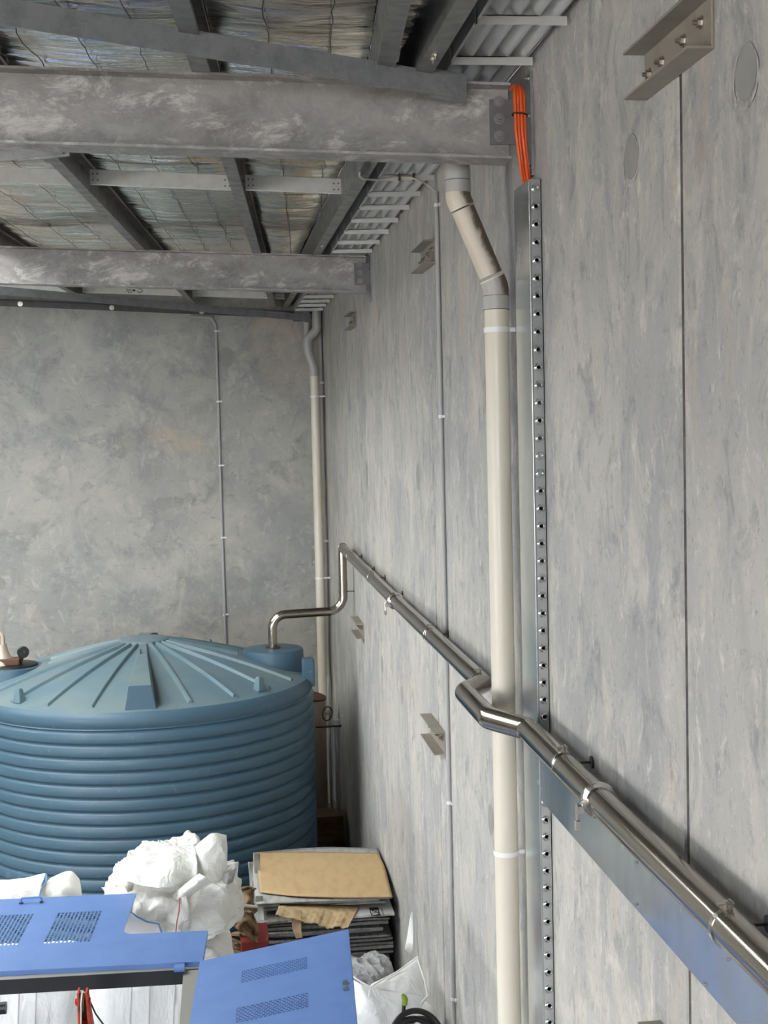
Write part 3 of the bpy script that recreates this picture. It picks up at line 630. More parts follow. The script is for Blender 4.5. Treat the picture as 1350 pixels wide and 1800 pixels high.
# ------------------------------------------------------------------ rainwater tank
TC = Vector((-.86, 14.62, 0)); TR = 1.785
t = thing('water_tank', TC, 'large blue corrugated plastic water tank with a ribbed dome', 'tank')
prof = [(0.0, .02), (TR - .02, .02), (TR - .02, .05)]
z = .06
n_r = 17; pit = (2.235 - .06) / n_r
for k in range(n_r):
    z0 = .06 + k * pit
    for f_, dr_ in ((0, -.003), (.05, .0), (.34, .001), (.62, .0), (.69, -.004), (.79, -.024), (.84, -.029), (.89, -.027), (.96, -.012)): prof.append((TR + dr_, z0 + f_ * pit))
prof += [(TR - .02, 2.24), (TR - .008, 2.262), (TR, 2.285), (TR, 2.33), (TR - .012, 2.366), (TR - .045, 2.392)]
MB().lathe(TC, prof, 128).build('body', 'tank_blue', t, smooth=True, angle=50)
def domez(r): u = max(0., (1.735 - r) / (1.735 - .25)); return 2.394 + (2.785 - 2.394) * (u * 1.34 - .34 * u * u)
dp = [(TR - .045, 2.392)] + [(1.735 - (1.735 - .26) * k / 14, domez(1.735 - (1.735 - .26) * k / 14)) for k in range(15)] + [(.262, 2.785), (.258, 2.822), (.245, 2.83), (0.001, 2.832)]
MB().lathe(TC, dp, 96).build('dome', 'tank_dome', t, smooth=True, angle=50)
NRIB = 22
for k in range(NRIB):
    ang = math.radians(-88.5 + k * 360 / NRIB); e = V(math.cos(ang), math.sin(ang), 0); s = V(-e.y, e.x, 0); big = (k == 0 or k == 11)
    if abs(((math.degrees(ang) + 180) % 360) - 180) < 14 or abs(abs(((math.degrees(ang) + 180) % 360) - 180) - 180) < 14: r_out = 1.0
    else: r_out = 1.66
    mb = MB(); N = 12; vs = []
    for j in range(N + 1):
        r = .252 + ((1.70 if big else r_out) - .252) * j / N; zb = domez(max(r, .25)) - .012
        if big: hb = .036 + .204 * (j / N) ** 1.2; wb_ = .045 + .105 * j / N; wt = .034 + .074 * (j / N) ** 1.3
        else: hb = .048 * (1 - .15 * j / N); wb_ = .032; wt = .014
        c = TC + e * r + V(0, 0, zb)
        if big and j == N: pass
        vs += [c - s * wb_, c - s * wt + V(0, 0, hb), c + s * wt + V(0, 0, hb), c + s * wb_]
    fs = [(j * 4 + i, j * 4 + i + 1, j * 4 + 5 + i, j * 4 + 4 + i) for j in range(N) for i in range(3)] + [(3, 2, 1, 0), (N * 4, N * 4 + 1, N * 4 + 2, N * 4 + 3)]
    mb.add(vs, fs)
    if big: mb.mi[-1] = 1
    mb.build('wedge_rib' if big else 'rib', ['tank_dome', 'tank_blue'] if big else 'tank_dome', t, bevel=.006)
c = TC + V(0, -.66, domez(.66) + .06); MB().torus(c + V(0, 0, .03), .022, .008, (1, 0, 0), 16, 8).build('lifting_eye', 'tank_blue', t)
for ang, r in ((-134.7, 1.63), (-43.6, 1.63), (116, 1.63), (66, 1.63)):
    a = math.radians(ang); e = V(math.cos(a), math.sin(a), 0); s = V(-e.y, e.x, 0); c = TC + e * r + V(0, 0, domez(r) - .01)
    MB().hexa([c - s * .06 - e * .045, c + s * .06 - e * .045, c + s * .06 + e * .045, c - s * .06 + e * .045,
               c - s * .03 - e * .025 + V(0, 0, .145), c + s * .03 - e * .025 + V(0, 0, .145), c + s * .03 + e * .025 + V(0, 0, .145), c - s * .03 + e * .025 + V(0, 0, .145)]).build('lug', 'tank_dome', t, bevel=.012)
MB().box((.79, 14.20, 2.30), (.92, 14.34, 2.60)).build('lug', 'tank_blue', t, bevel=.02)
for X, ztop, hatch in ((TURX, 2.665, 0), (-2.235, 2.60, 1)):
    Y = TC.y
    tu = MB().lathe((X, Y, 0), [(.335, 2.30), (.325, ztop - .03), (.318, ztop - .008), (.30, ztop), (.29 if hatch else .001, ztop)] + ([(.28, ztop - .01), (.001, ztop - .01)] if hatch else []), 56).build('turret', 'tank_blue', t, smooth=True, angle=40)
    if hatch: MB().lathe((X, Y, 0), [(.265, ztop - .012), (.262, ztop + .012), (.24, ztop + .018), (.001, ztop + .022)], 40).build('hatch_lid', 'black_rubber', tu, smooth=True, angle=40)
# fitting on the hatch
hx = atY(20, 1150, 14.5); bz = 2.62
t = thing('pump_fitting', (-2.25, 14.55, bz), 'brass and black pump fitting on the tank hatch at the left edge', 'fitting')
MB().lathe((-2.33, 14.58, bz), [(.13, 0), (.12, .05), (.085, .09), (.06, .16), (.05, .21), (.001, .22)], 24).build('housing', 'brass_fitting', t, smooth=True)
MB().box((-2.40, 14.46, bz + .0), (-2.14, 14.62, bz + .07)).build('base_block', 'rusty_fitting', t, bevel=.01)
hp = [V(-2.42, 14.56, bz + .12), V(-2.42, 14.56, bz + .34), V(-2.315, 14.56, bz + .34), V(-2.31, 14.56, bz + .10)]
MB().tube(fillet(hp, .05, 8), .022, 12).build('loop_handle', 'brass_fitting', t, smooth=True)
c = V(-2.105, 14.50, bz + .135)
wl = MB().lathe(c, [(.0, .0), (.055, .0), (.062, .008), (.062, .03), (.055, .038), (.0, .038)], 28, (.25, -1, 0)).build('wheel', 'black_plastic', t, smooth=True, angle=40)
for s_ in (-1, 1): MB().cyl(c + V(.022 * s_, -.036, .006 * s_), c + V(.022 * s_, -.044, .006 * s_), .014, 12).build('wheel_hole', 'black_rubber', wl)
MB().cyl(c + V(-.02, .02, -.05), c + V(-.05, .06, -.12), .03, 12).build('wheel_post', 'rusty_fitting', t)

# cylinder, risers and valve behind the tank
c = atY(562, 1222, 16.9)
t = thing('post_cylinder', (1.05, 16.9, 0), 'beige cylinder with a tilted lid in the gap between tank and wall', 'cylinder')
MB().lathe((1.03, 16.9, 0), [(.001, .02), (.19, .02), (.19, c.z - .03), (.001, c.z - .03)], 36).build('body', 'beige_cylinder', t, smooth=True, angle=40)
MB().lathe((1.03, 16.9, c.z - .01), [(.001, -.012), (.20, -.008), (.20, .012), (.001, .02)], 36, (.14, -.10, 1)).build('lid', 'rusty_fitting', t, smooth=True, angle=40)
t = thing('drain_riser', (1.30, 16.5, 0), 'pale riser pipe close to the wall in the gap behind the tank', 'pipe')
zt = atY(592, 1268, 16.3).z; xq = atY(592, 1320, 16.3).x
MB().tube([(xq, 16.3, .35), (xq, 16.3, zt)], .033, 18).build('tube', 'pvc_grey', t, smooth=True); MB().tube([(xq, 16.3, zt - .08), (xq, 16.3, zt + .02)], .042, 18).build('cap', 'pvc_grey', t, smooth=True)
MB().cyl((xq - .25, 16.26, zt - .05), (xq + .06, 16.26, zt - .05), .012, 8).build('strap_bar', 'black_plastic', t)
t = thing('valve_riser', (1.2, 16.6, 0), 'thin riser with a black wheel valve in the gap behind the tank', 'valve')
xv = atY(580, 1300, 16.6).x; zv = atY(577, 1252, 16.6).z
MB().tube([(xv, 16.6, .0), (xv, 16.6, zv + .45)], .02, 14).build('tube', 'pvc_grey', t, smooth=True)
MB().torus((xv - .03, 16.52, zv), .085, .008, (.9, -1, 0), 24, 8).build('hand_wheel', 'black_plastic', t); MB().cyl((xv, 16.6, zv), (xv - .05, 16.5, zv), .02, 10).build('spindle', 'brass_fitting', t)
MB().box((1.0, 16.1, 0), (1.34, 16.5, .36)).build('block_base', 'timber_scrap', None); tag(bpy.data.objects['block_base'], 'small timber block under the pale riser behind the tank', 'block')

# ------------------------------------------------------------------ blue machine with its lids folded open
MZ = 1.95
t = thing('blue_machine', (-.8, 7.3, 0), 'blue machine with perforated sheet lids folded open over a dark frame', 'machine')
def lattice(mb, O, U, Vv, Nn, wu, wv, ncol, nrow, th, bar):
    # punched vent: staggered slots left open between bars (long bars along Vv)
    cu = wu / ncol
    for i in range(ncol + 1): mb.obox(O + U * (i * cu) + Vv * (wv / 2), U * (bar * cu * .5), Vv * (wv / 2), Nn * th)
    for i in range(ncol):
        rv = wv / nrow
        for j in range(nrow + 1):
            y = min(max((j + (.5 if i % 2 else 0)) * rv, 0), wv); mb.obox(O + U * ((i + .5) * cu) + Vv * y, U * (cu * .5), Vv * (bar * cu * .42), Nn * th)
def sheet(parent, name, O, U, Vv, outline, vents, th, orient, lip=0.):
    # flat sheet with rectangular cut-outs: cells of an axis grid inside the outline, minus the vents
    us = sorted({u for u, v in outline} | {a for ve in vents for a in (ve[0], ve[1])}); vs_ = sorted({v for u, v in outline} | {a for ve in vents for a in (ve[2], ve[3])})
    N = U.cross(Vv).normalized(); mb = MB()
    def inside(u, v):
        c = False; n = len(outline)
        for i in range(n):
            (x0, y0), (x1, y1) = outline[i], outline[(i + 1) % n]
            if (y0 > v) != (y1 > v) and u < (x1 - x0) * (v - y0) / (y1 - y0) + x0: c = not c
        return c
    for i in range(len(us) - 1):
        for j in range(len(vs_) - 1):
            u, v = (us[i] + us[i + 1]) / 2, (vs_[j] + vs_[j + 1]) / 2
            if not inside(u, v) or any(a < u < b and c < v < d for a, b, c, d in [ve[:4] for ve in vents]): continue
            mb.obox(O + U * u + Vv * v, U * ((us[i + 1] - us[i]) / 2), Vv * ((vs_[j + 1] - vs_[j]) / 2), N * th)
    p = mb.build(name, 'machine_blue', parent)
    for a, b, c, d, nc, nr in vents:
        m2 = MB()
        if orient == 'v': lattice(m2, O + U * a + Vv * c, U, Vv, N, b - a, d - c, nc, nr, th * .9, .42)
        else: lattice(m2, O + U * a + Vv * c, Vv, U, N, d - c, b - a, nc, nr, th * .9, .5)
        m2.build('vent_grille', 'machine_blue', p)
    return p, N
# lid folded back, lying level over the bags
O = V(-2.30, 7.90, MZ); U = V(1, -.055, 0).normalized(); Vv = V(.055, 1, 0).normalized()
ca = [(1.62 - .11 * (1 - math.cos(a)) - .0, .53 + .11 - .11 * math.sin(a)) for a in [math.pi / 2 * k / 5 for k in range(6)]]
outline = [(0, 0), (2.115, 0), (2.115, .49), (1.595, .49), (1.595, 1.235), (0, 1.235)]
p, N = sheet(t, 'folded_lid', O, U, Vv, outline, [(1.13, 1.415, .40, .93, 12, 7), (.70, .985, .40, .93, 12, 7)], .0022, 'v')
# rounded inner corner of the notch
mb = MB(); cc = O + U * (1.595 + .07) + Vv * (.49 + .07)
arc = [cc - U * .07 * math.cos(a) - Vv * .07 * math.sin(a) for a in [math.pi / 2 * k / 6 for k in range(7)]]
cor = O + U * 1.593 + Vv * .488
mb.add([cor - N * .0022] + [q_ - N * .0022 for q_ in arc] + [cor + N * .0022] + [q_ + N * .0022 for q_ in arc],
       [(0, k + 1, k + 2) for k in range(6)] + [(8, k + 10, k + 9) for k in range(6)] + [(k + 1, k + 9, k + 10, k + 2) for k in range(6)]); mb.build('corner_fillet', 'machine_blue', p)
MB().obox(O + U * 1.057 - V(0, 0, .016), U * 1.057, Vv * .002, V(0, 0, .016)).build('folded_lip', 'machine_blue', p)
MB().obox(O + U * .795 + Vv * 1.233 - V(0, 0, .012), U * .795, Vv * .002, V(0, 0, .012)).build('folded_lip', 'machine_blue', p)
MB().obox(O + U * 2.113 + Vv * .245 - V(0, 0, .012), U * .002, Vv * .245, V(0, 0, .012)).build('folded_lip', 'machine_blue', p)
h0, h1 = atZ(37, 1584, MZ + .02), atZ(73, 1582, MZ + .02)
MB().tube(fillet([h0 + V(0, 0, -.018), h0 + V(0, 0, .02), h1 + V(0, 0, .02), h1 + V(0, 0, -.018)], .012, 4), .006, 10).build('grab_handle', 'machine_blue', p, smooth=True)
for h in (h0, h1): MB().box((h.x - .012, h.y - .01, MZ), (h.x + .012, h.y + .01, MZ + .012)).build('handle_foot', 'black_plastic', p)
# frame
A = atZ(-260, 1738, MZ - .03); B = atZ(352, 1703, MZ - .03); ax = (B - A).normalized(); ay = V(-ax.y, ax.x, 0)
fr = MB(); fr.prism(A, B, [(0, -.085), (.045, -.085), (.045, 0), (0, 0)], ay, (0, 0, 1)); fr = fr.build('frame_bar', 'frame_black', t)
MB().prism(A + V(0, 0, .0005), B + V(0, 0, .0005), [(0, 0), (.045, 0), (.045, .003), (0, .003)], ay, (0, 0, 1)).build('lit_top', 'frame_lit', fr)  # thin pale layer paints the light on the bar's top face
B2 = V(-.21, 7.72, MZ - .03); C2 = V(-.215, 5.4, MZ - .03)
fr = MB().prism(B2, C2, [(-.088, -.085), (0, -.085), (0, 0), (-.088, 0)], (1, 0, 0), (0, 0, 1)).build('frame_bar', 'frame_black', t)
MB().prism(B2 + V(0, .02, .0005), C2 + V(0, 0, .0005), [(-.088, 0), (0, 0), (0, .003), (-.088, .003)], (1, 0, 0), (0, 0, 1)).build('lit_top', 'frame_lit', fr)  # same painted light along the top of the side bar
for c in (B2 + V(-.088, -.06, 0), V(-2.28, 7.72, MZ - .03), V(-.303, 5.4, MZ - .03), V(-2.28, 5.4, MZ - .03)):
    MB().box((c.x, c.y, 0), (c.x + .085, c.y + .06, c.z - .086)).build('frame_post', 'frame_black', t)
MB().box((-2.28, 5.40, MZ - .115), (-.30, 5.46, MZ - .03)).build('frame_bar', 'frame_black', t)
MB().box((-2.28, 5.46, MZ - .115), (-2.20, 7.72, MZ - .03)).build('frame_bar', 'frame_black', t)
MB().box((-2.2, 5.46, .02), (-.3, 7.6, .55)).build('base_cabinet', 'machine_blue', t, bevel=.01)
hg = atZ(315, 1706, MZ); MB().cyl(hg + V(-.03, .02, .0), hg + V(.03, .02, .0), .016, 14).box((hg.x - .028, hg.y + .01, MZ - .012), (hg.x + .028, hg.y + .09, MZ + .006)).build('hinge', 'machine_blue', t)
# right lid propped slightly open
A = atY(352, 1690, 7.76); Bp = atY(612, 1634, 7.80); U = (Bp - A); wU = U.length; U.normalize()
Vv = -V(.058, 1, .035).normalized(); Vv = Vv
def uv(x, y):                                   # where the sight line meets the lid plane
    n_ = U.cross(Vv); r = ray(x, y); tt = (A - CAM).dot(n_) / r.dot(n_); pnt = CAM + r * tt - A
    a11, a12, a22 = 1., U.dot(Vv), 1.; b1, b2 = pnt.dot(U), pnt.dot(Vv); dd = a11 * a22 - a12 * a12
    return ((b1 * a22 - b2 * a12) / dd, (b2 * a11 - b1 * a12) / dd)
v1 = [uv(425, 1707), uv(424, 1730), uv(541, 1682), uv(540, 1702)]; v2 = [uv(416, 1775), uv(414, 1799), uv(543, 1742), uv(543, 1772)]
va = (v1[0][0], v1[2][0], (v1[0][1] + v1[2][1]) / 2, (v1[1][1] + v1[3][1]) / 2); vb = (v2[0][0] + .0, v2[2][0], (v2[0][1] + v2[2][1]) / 2, (v2[1][1] + v2[3][1]) / 2)
p, N = sheet(t, 'propped_lid', A, U, Vv, [(0, 0), (wU, 0), (wU, 1.55), (0, 1.55)], [va + (9, 16), vb + (9, 16)], .0022, 'h')
MB().obox(A + U * (wU / 2) - N * -.012, U * (wU / 2), Vv * .002, N * .012).build('folded_lip', 'machine_blue', p)
MB().obox(A + U * wU + Vv * .775 + N * .010, U * .002, Vv * .775, N * .010).build('folded_lip', 'machine_blue', p)
MB().obox(A + Vv * .775 + N * .010, U * .002, Vv * .775, N * .010).build('folded_lip', 'machine_blue', p)
lu, lv = uv(608, 1735)
for s_ in (-.035, .035): MB().obox(A + U * lu + Vv * (lv + s_) - N * .008, U * .014, Vv * .008, N * .01).build('latch_stud', 'bolt_zinc', p)
q_ = atZ(351, 1714, MZ - .02); MB().cyl(q_, q_ + V(.02, 0, .0), .008, 10).build('screw', 'bolt_zinc', t)
MB().lathe(A * 0 + atY(4, 1772, 6.9), [(0, .02), (.03, .02), (.03, -.02), (0, -.02)], 14, (1, 0, 0)).tube([atY(-20, 1790, 6.9), atY(4, 1772, 6.9)], .018, 10).cyl(atY(-20, 1790, 6.9), V(atY(-20, 1790, 6.9).x, 6.9, .55), .018, 10).build('knob', 'black_plastic', t)
# red boom head with pulley seen through the frame
cY = 7.35
g = lambda x, y, dy=0.: atY(x, y, cY + dy)
t = thing('winch_boom', g(150, 1800), 'red boom head with a rope pulley seen through the dark frame', 'winch boom')
def plate(x0, x1, x2, x3, dy0, dy1, nm):       # cheek plate: top pair at y 1742, bottom pair at y 1830
    a = [g(x0, 1742), g(x1, 1742), g(x3, 1835), g(x2, 1835)]; mb = MB()
    mb.hexa([a[0] + V(0, dy0, 0), a[1] + V(0, dy0, 0), a[2] + V(0, dy0, 0), a[3] + V(0, dy0, 0), a[0] + V(0, dy1, 0), a[1] + V(0, dy1, 0), a[2] + V(0, dy1, 0), a[3] + V(0, dy1, 0)])
    mb.build(nm, 'red_paint', t, bevel=.003)
plate(136, 139.5, 139, 144, -.03, .05, 'cheek_plate'); plate(150, 154, 159, 169, -.03, .05, 'cheek_plate')
c0, c1 = g(133, 1764), g(159, 1764)
MB().cyl(c0, c1, .012, 12).build('pin', 'red_paint', t)
MB().cyl(g(150, 1760), g(159, 1760), .022, 6).build('nut', 'red_paint', t); MB().cyl(g(132, 1760), g(135, 1760), .016, 6).build('nut', 'red_paint', t)
MB().cyl(g(140, 1762), g(149, 1762), .05, 24).build('pulley', 'rusty_fitting', t)
bm_ = g(149, 1800); MB().hexa([bm_ + V(-.03, -.03, .58 - bm_.z), bm_ + V(.05, -.03, .58 - bm_.z), bm_ + V(.05, .04, .58 - bm_.z), bm_ + V(-.03, .04, .58 - bm_.z), bm_ + V(-.022, -.03, .01), bm_ + V(.022, -.03, .01), bm_ + V(.022, .04, .01), bm_ + V(-.022, .04, .01)]).build('boom', 'red_paint', t, bevel=.004)
MB().obox(g(147, 1775, .055), V(.022, 0, 0), V(0, .004, 0), V(0, 0, .07)).build('back_plate', 'rusty_fitting', t)
MB().tube([g(146, 1742, .03), g(144, 1748, -.045), g(142.5, 1764, -.06), g(142.5, 1840, -.06)], .004, 8).build('rope', 'rope_white', t)
ob = MB().tube(fillet([g(146, 1741, .03), g(150, 1741, .06), g(159, 1762, .07), g(168, 1782, .07), g(190, 1812, .07)], .05, 5), .0045, 8).build('control_cable', 'cable_grey', None, smooth=True); tag(ob, 'thin dark cable trailing right from the red boom head', 'cable')

# ------------------------------------------------------------------ white bulk bags
def roundbox(c, half, n=26, pw=5., seed=0., amp=.02, ridge_amp=.02, taper=0., topamp=1., fr_=1.):
    mb = MB(); c = V(c); idx = {}; vs = []; fs = []
    def vert(q):
        key = (round(q.x, 5), round(q.y, 5), round(q.z, 5))
        if key in idx: return idx[key]
        L = (abs(q.x) ** pw + abs(q.y) ** pw + abs(q.z) ** pw) ** (1 / pw); d = q / L
        s_ = V(seed, seed * 1.7, -seed); P = V(d.x * half[0], d.y * half[1], d.z * half[2])
        nrm = V(d.x / half[0], d.y / half[1], d.z / half[2]).normalized(); k = topamp if d.z > .6 else 1.
        Pw = P + V(noise.noise(P * 3.3 + s_), noise.noise(P * 3.3 - s_), noise.noise(P * 3.3 + s_ * 2)) * .11
        f1 = 1 - abs(noise.noise(Pw * 3.1 * fr_ + s_)) * 2.2; f2 = 1 - abs(noise.noise(Pw * 6.7 * fr_ + s_)) * 2.2; f3 = 1 - abs(noise.noise(Pw * 14. * fr_ - s_)) * 2.2
        dd = amp * k * fbm(P * 2.2 * fr_ + s_, 2) + ridge_amp * k * (.8 * f1 + .62 * f2 + .16 * f3 - .55)
        sc_ = 1 - taper * (d.z * .5 + .5); P = V(P.x * sc_, P.y * sc_, P.z) + nrm * dd
        idx[key] = len(vs); vs.append(c + P); return idx[key]
    for ax in range(3):
        for sg in (-1, 1):
            for i in range(n):
                for j in range(n):
                    qd = []
                    for a, b in ((i, j), (i + 1, j), (i + 1, j + 1), (i, j + 1)):
                        u, v = 2 * a / n - 1, 2 * b / n - 1; p_ = [0, 0, 0]; p_[ax] = sg; p_[(ax + 1) % 3] = u; p_[(ax + 2) % 3] = v; qd.append(vert(V(p_)))
                    fs.append(qd if sg > 0 else qd[::-1])
    return mb.add(vs, fs)
def crumple(P, nu, nv, amp, seed, fr_=5.):          # cloth sheet through a grid of control points
    rows = len(P); cols = len(P[0]); P = [[V(p_) for p_ in r_] for r_ in P]; nu, nv = int(nu * 1.5), int(nv * 1.5)
    def cr(p0, p1, p2, p3, t_): return .5 * ((2 * p1) + (p2 - p0) * t_ + (2 * p0 - 5 * p1 + 4 * p2 - p3) * t_ * t_ + (3 * p1 - p0 - 3 * p2 + p3) * t_ ** 3)
    def line(L, t_):
        n_ = len(L); x = t_ * (n_ - 1); i = min(int(x), n_ - 2); g_ = lambda k: L[k] if 0 <= k < n_ else (L[0] * 2 - L[1] if k < 0 else L[-1] * 2 - L[-2])
        return cr(g_(i - 1), g_(i), g_(i + 1), g_(i + 2), x - i)
    def fn(u, v):
        q_ = line([line(r_, u) for r_ in P], v)
        w_ = q_ + V(noise.noise(q_ * 3.1 + V(seed, 0, 0)), noise.noise(q_ * 3.1 + V(0, seed, 0)), noise.noise(q_ * 3.1 + V(0, 0, seed))) * .08
        f1 = 1 - 2.2 * abs(noise.noise(w_ * fr_ + V(seed, 3, 1))); f2 = 1 - 2.2 * abs(noise.noise(w_ * fr_ * 2.3 + V(seed, 7, 2)))
        e = V(noise.noise(q_ * fr_ + V(seed, 0, 0)), 0, noise.noise(q_ * fr_ + V(4, 0, seed))) * .8
        return q_ + (e + V(0, -(f1 + .45 * f2 - .4), .3 * f1)) * amp
    return MB().grid(fn, nu, nv)
def strip(P, w_, th, up_=(0, 0, 1)):
    mb = MB(); P = [V(p_) for p_ in P]; u_ = V(up_)
    for i in range(len(P) - 1):
        dr_ = (P[i + 1] - P[i]).normalized(); sd = dr_.cross(u_).normalized(); nn = sd.cross(dr_)
        mb.obox((P[i] + P[i + 1]) / 2, dr_ * (P[i + 1] - P[i]).length * .51, sd * w_ / 2, nn * th / 2)
    return mb
# bag with the crumpled liner heaped on top, behind the folded lid
a = lambda x, y, Y: atY(x, y, Y)
BC = V(-.50, 9.62, .72)
t = thing('bulk_bag', (BC.x, BC.y, 0), 'overfull white bulk bag with crumpled liner heaped on top, behind the folded blue lid', 'bag')
roundbox(BC, (.50, .46, .72), 44, 6, 3.1, .025, .022).build('body', 'bag_fabric', t, smooth=True, angle=180)
roundbox(a(298, 1585, 9.50), (.45, .40, .20), 46, 3.2, 5.2, .04, .050, .06, 1.2, 1.1).build('liner_heap', 'bag_liner', t, smooth=True, angle=180)
roundbox(a(272, 1535, 9.62), (.31, .30, .11), 44, 2.6, 8.4, .04, .048, .10, 1.2, 1.3).build('liner_heap', 'bag_liner', t, smooth=True, angle=180)
roundbox(a(300, 1506, 9.78), (.24, .22, .10), 40, 2.5, 2.9, .04, .050, .2, 1.2, 1.5).build('liner_heap', 'bag_liner', t, smooth=True, angle=180)
roundbox(a(385, 1562, 9.60), (.14, .22, .20), 38, 2.6, 6.6, .03, .042, .1, 1.2, 1.6).build('liner_heap', 'bag_liner', t, smooth=True, angle=180)
roundbox(a(404, 1590, 9.75), (.09, .16, .12), 30, 2.4, 9.6, .02, .025, .1, 1.2, 1.9).build('liner_heap', 'bag_liner', t, smooth=True, angle=180)
crumple([[a(318, 1552, 9.42), a(345, 1560, 9.30), a(375, 1556, 9.30), a(398, 1540, 9.42)], [a(322, 1520, 9.46), a(350, 1524, 9.34), a(378, 1518, 9.36), a(399, 1512, 9.46)], [a(334, 1496, 9.52), a(356, 1490, 9.42), a(380, 1484, 9.44), a(400, 1486, 9.52)], [a(348, 1484, 9.58), a(362, 1471, 9.54), a(374, 1465, 9.54), a(400, 1469, 9.58)]], 32, 34, .024, 1.7, 4.8).build('liner_flap', 'bag_liner', t, smooth=True, angle=180, solid=.004)
crumple([[a(208, 1548, 9.28), a(250, 1556, 9.14), a(300, 1560, 9.10), a(338, 1548, 9.22)], [a(203, 1532, 9.32), a(245, 1534, 9.18), a(300, 1540, 9.13), a(345, 1528, 9.26)], [a(214, 1518, 9.42), a(250, 1511, 9.32), a(298, 1512, 9.28), a(345, 1504, 9.36)], [a(238, 1507, 9.56), a(268, 1494, 9.52), a(302, 1488, 9.52), a(340, 1486, 9.54)]], 40, 30, .030, 4.1, 4.8).build('liner_flap', 'bag_liner', t, smooth=True, angle=180, solid=.004)
crumple([[a(300, 1575, 9.2), a(318, 1560, 9.12), a(352, 1535, 9.2)], [a(312, 1582, 9.1), a(332, 1562, 9.05), a(362, 1542, 9.14)], [a(318, 1590, 9.16), a(345, 1568, 9.12), a(372, 1550, 9.2)]], 22, 18, .010, 7.9, 6).build('liner_flap', 'bag_liner', t, smooth=True, angle=180, solid=.004)
crumple([[a(384, 1552, 9.35), a(397, 1556, 9.3), a(410, 1549, 9.4)], [a(388, 1538, 9.4), a(402, 1532, 9.36), a(416, 1524, 9.45)]], 18, 14, .010, 7.3, 9).build('film_scrap', 'clear_film', t, smooth=True, angle=180, solid=.002)
# loose upper edge of the bag: corner flap with blue stitching, tie strap, red seam
FYb = 9.06
fl = crumple([[a(205, 1650, FYb), a(248, 1650, FYb - .02), a(288, 1650, FYb)], [a(215, 1622, FYb - .02), a(250, 1622, FYb - .03), a(286, 1630, FYb - .01)], [a(229, 1601, FYb), a(255, 1615, FYb - .02), a(280, 1622, FYb)]], 20, 14, .006, 2.2).build('corner_flap', 'bag_fabric', t, smooth=True, angle=180, solid=.003)
MB().tube([a(207, 1648, FYb - .02), a(217, 1622, FYb - .035), a(229, 1602, FYb - .015), a(240, 1611, FYb - .03), a(258, 1620, FYb - .035), a(279, 1624, FYb - .02), a(286, 1645, FYb - .02)], .006, 6).build('stitching', 'stitch_blue', fl)
crumple([[a(318, 1568, 9.1), a(327, 1568, 9.1)], [a(320, 1590, 9.04), a(330, 1590, 9.04)], [a(324, 1621, 9.04), a(332, 1617, 9.04)]], 6, 14, .004, 3.3).build('tie_strap', 'bag_fabric', t, smooth=True, angle=180, solid=.004)
MB().tube([a(316, 1578, 9.03), a(315, 1600, 9.03), a(311, 1620, 9.03), a(308, 1648, 9.03)], .0045, 6).build('seam', 'stitch_red', t)
for x0, x1 in ((232, 229), (308, 305), (263, 262)): MB().tube([a(x0, 1725, 9.12), a(x1, 1775, 9.12), a(x1 - 2, 1830, 9.12)], .006, 6).build('seam', 'stitch_grey', t)
crumple([[a(208, 1620, 9.2), a(225, 1640, 9.1)], [a(196, 1580, 9.25), a(232, 1590, 9.12)], [a(178, 1560, 9.4), a(222, 1556, 9.3)]], 16, 24, .02, 9.7).build('liner_flap', 'bag_liner', t, smooth=True, angle=180, solid=.004)
# second bag at the left
t = thing('bulk_bag', (-1.62, 9.7, 0), 'white bulk bag at the left edge with its mouth folded over, behind the folded lid', 'bag')
roundbox((-1.58, 9.66, .66), (.51, .46, .66), 32, 7, 12.6, .025, .02).build('body', 'bag_fabric', t, smooth=True, angle=180)
crumple([[a(-60, 1600, 9.3), a(20, 1600, 9.2), a(72, 1600, 9.25)], [a(-60, 1560, 9.4), a(25, 1560, 9.35), a(73, 1562, 9.4)], [a(-40, 1545, 9.6), a(18, 1547, 9.6), a(80, 1537, 9.6)]], 28, 18, .014, 5.5).build('mouth_fold', 'bag_fabric', t, smooth=True, angle=180, solid=.004)
crumple([[a(70, 1600, 9.45), a(105, 1600, 9.4), a(142, 1600, 9.45)], [a(72, 1565, 9.5), a(112, 1562, 9.42), a(145, 1570, 9.5)], [a(90, 1543, 9.65), a(122, 1532, 9.65), a(138, 1545, 9.65)]], 26, 18, .012, 8.8).build('mouth_fold', 'bag_fabric', t, smooth=True, angle=180, solid=.004)
MB().tube([a(82, 1537, 9.58), a(81, 1550, 9.45), a(72, 1563, 9.36), a(66, 1590, 9.22)], .005, 6).build('stitching', 'stitch_blue', t)
for x in (32, 62): MB().tube([a(x + 2, 1730, 9.17), a(x, 1780, 9.17), a(x - 2, 1830, 9.17)], .006, 6).build('seam', 'stitch_grey', t)
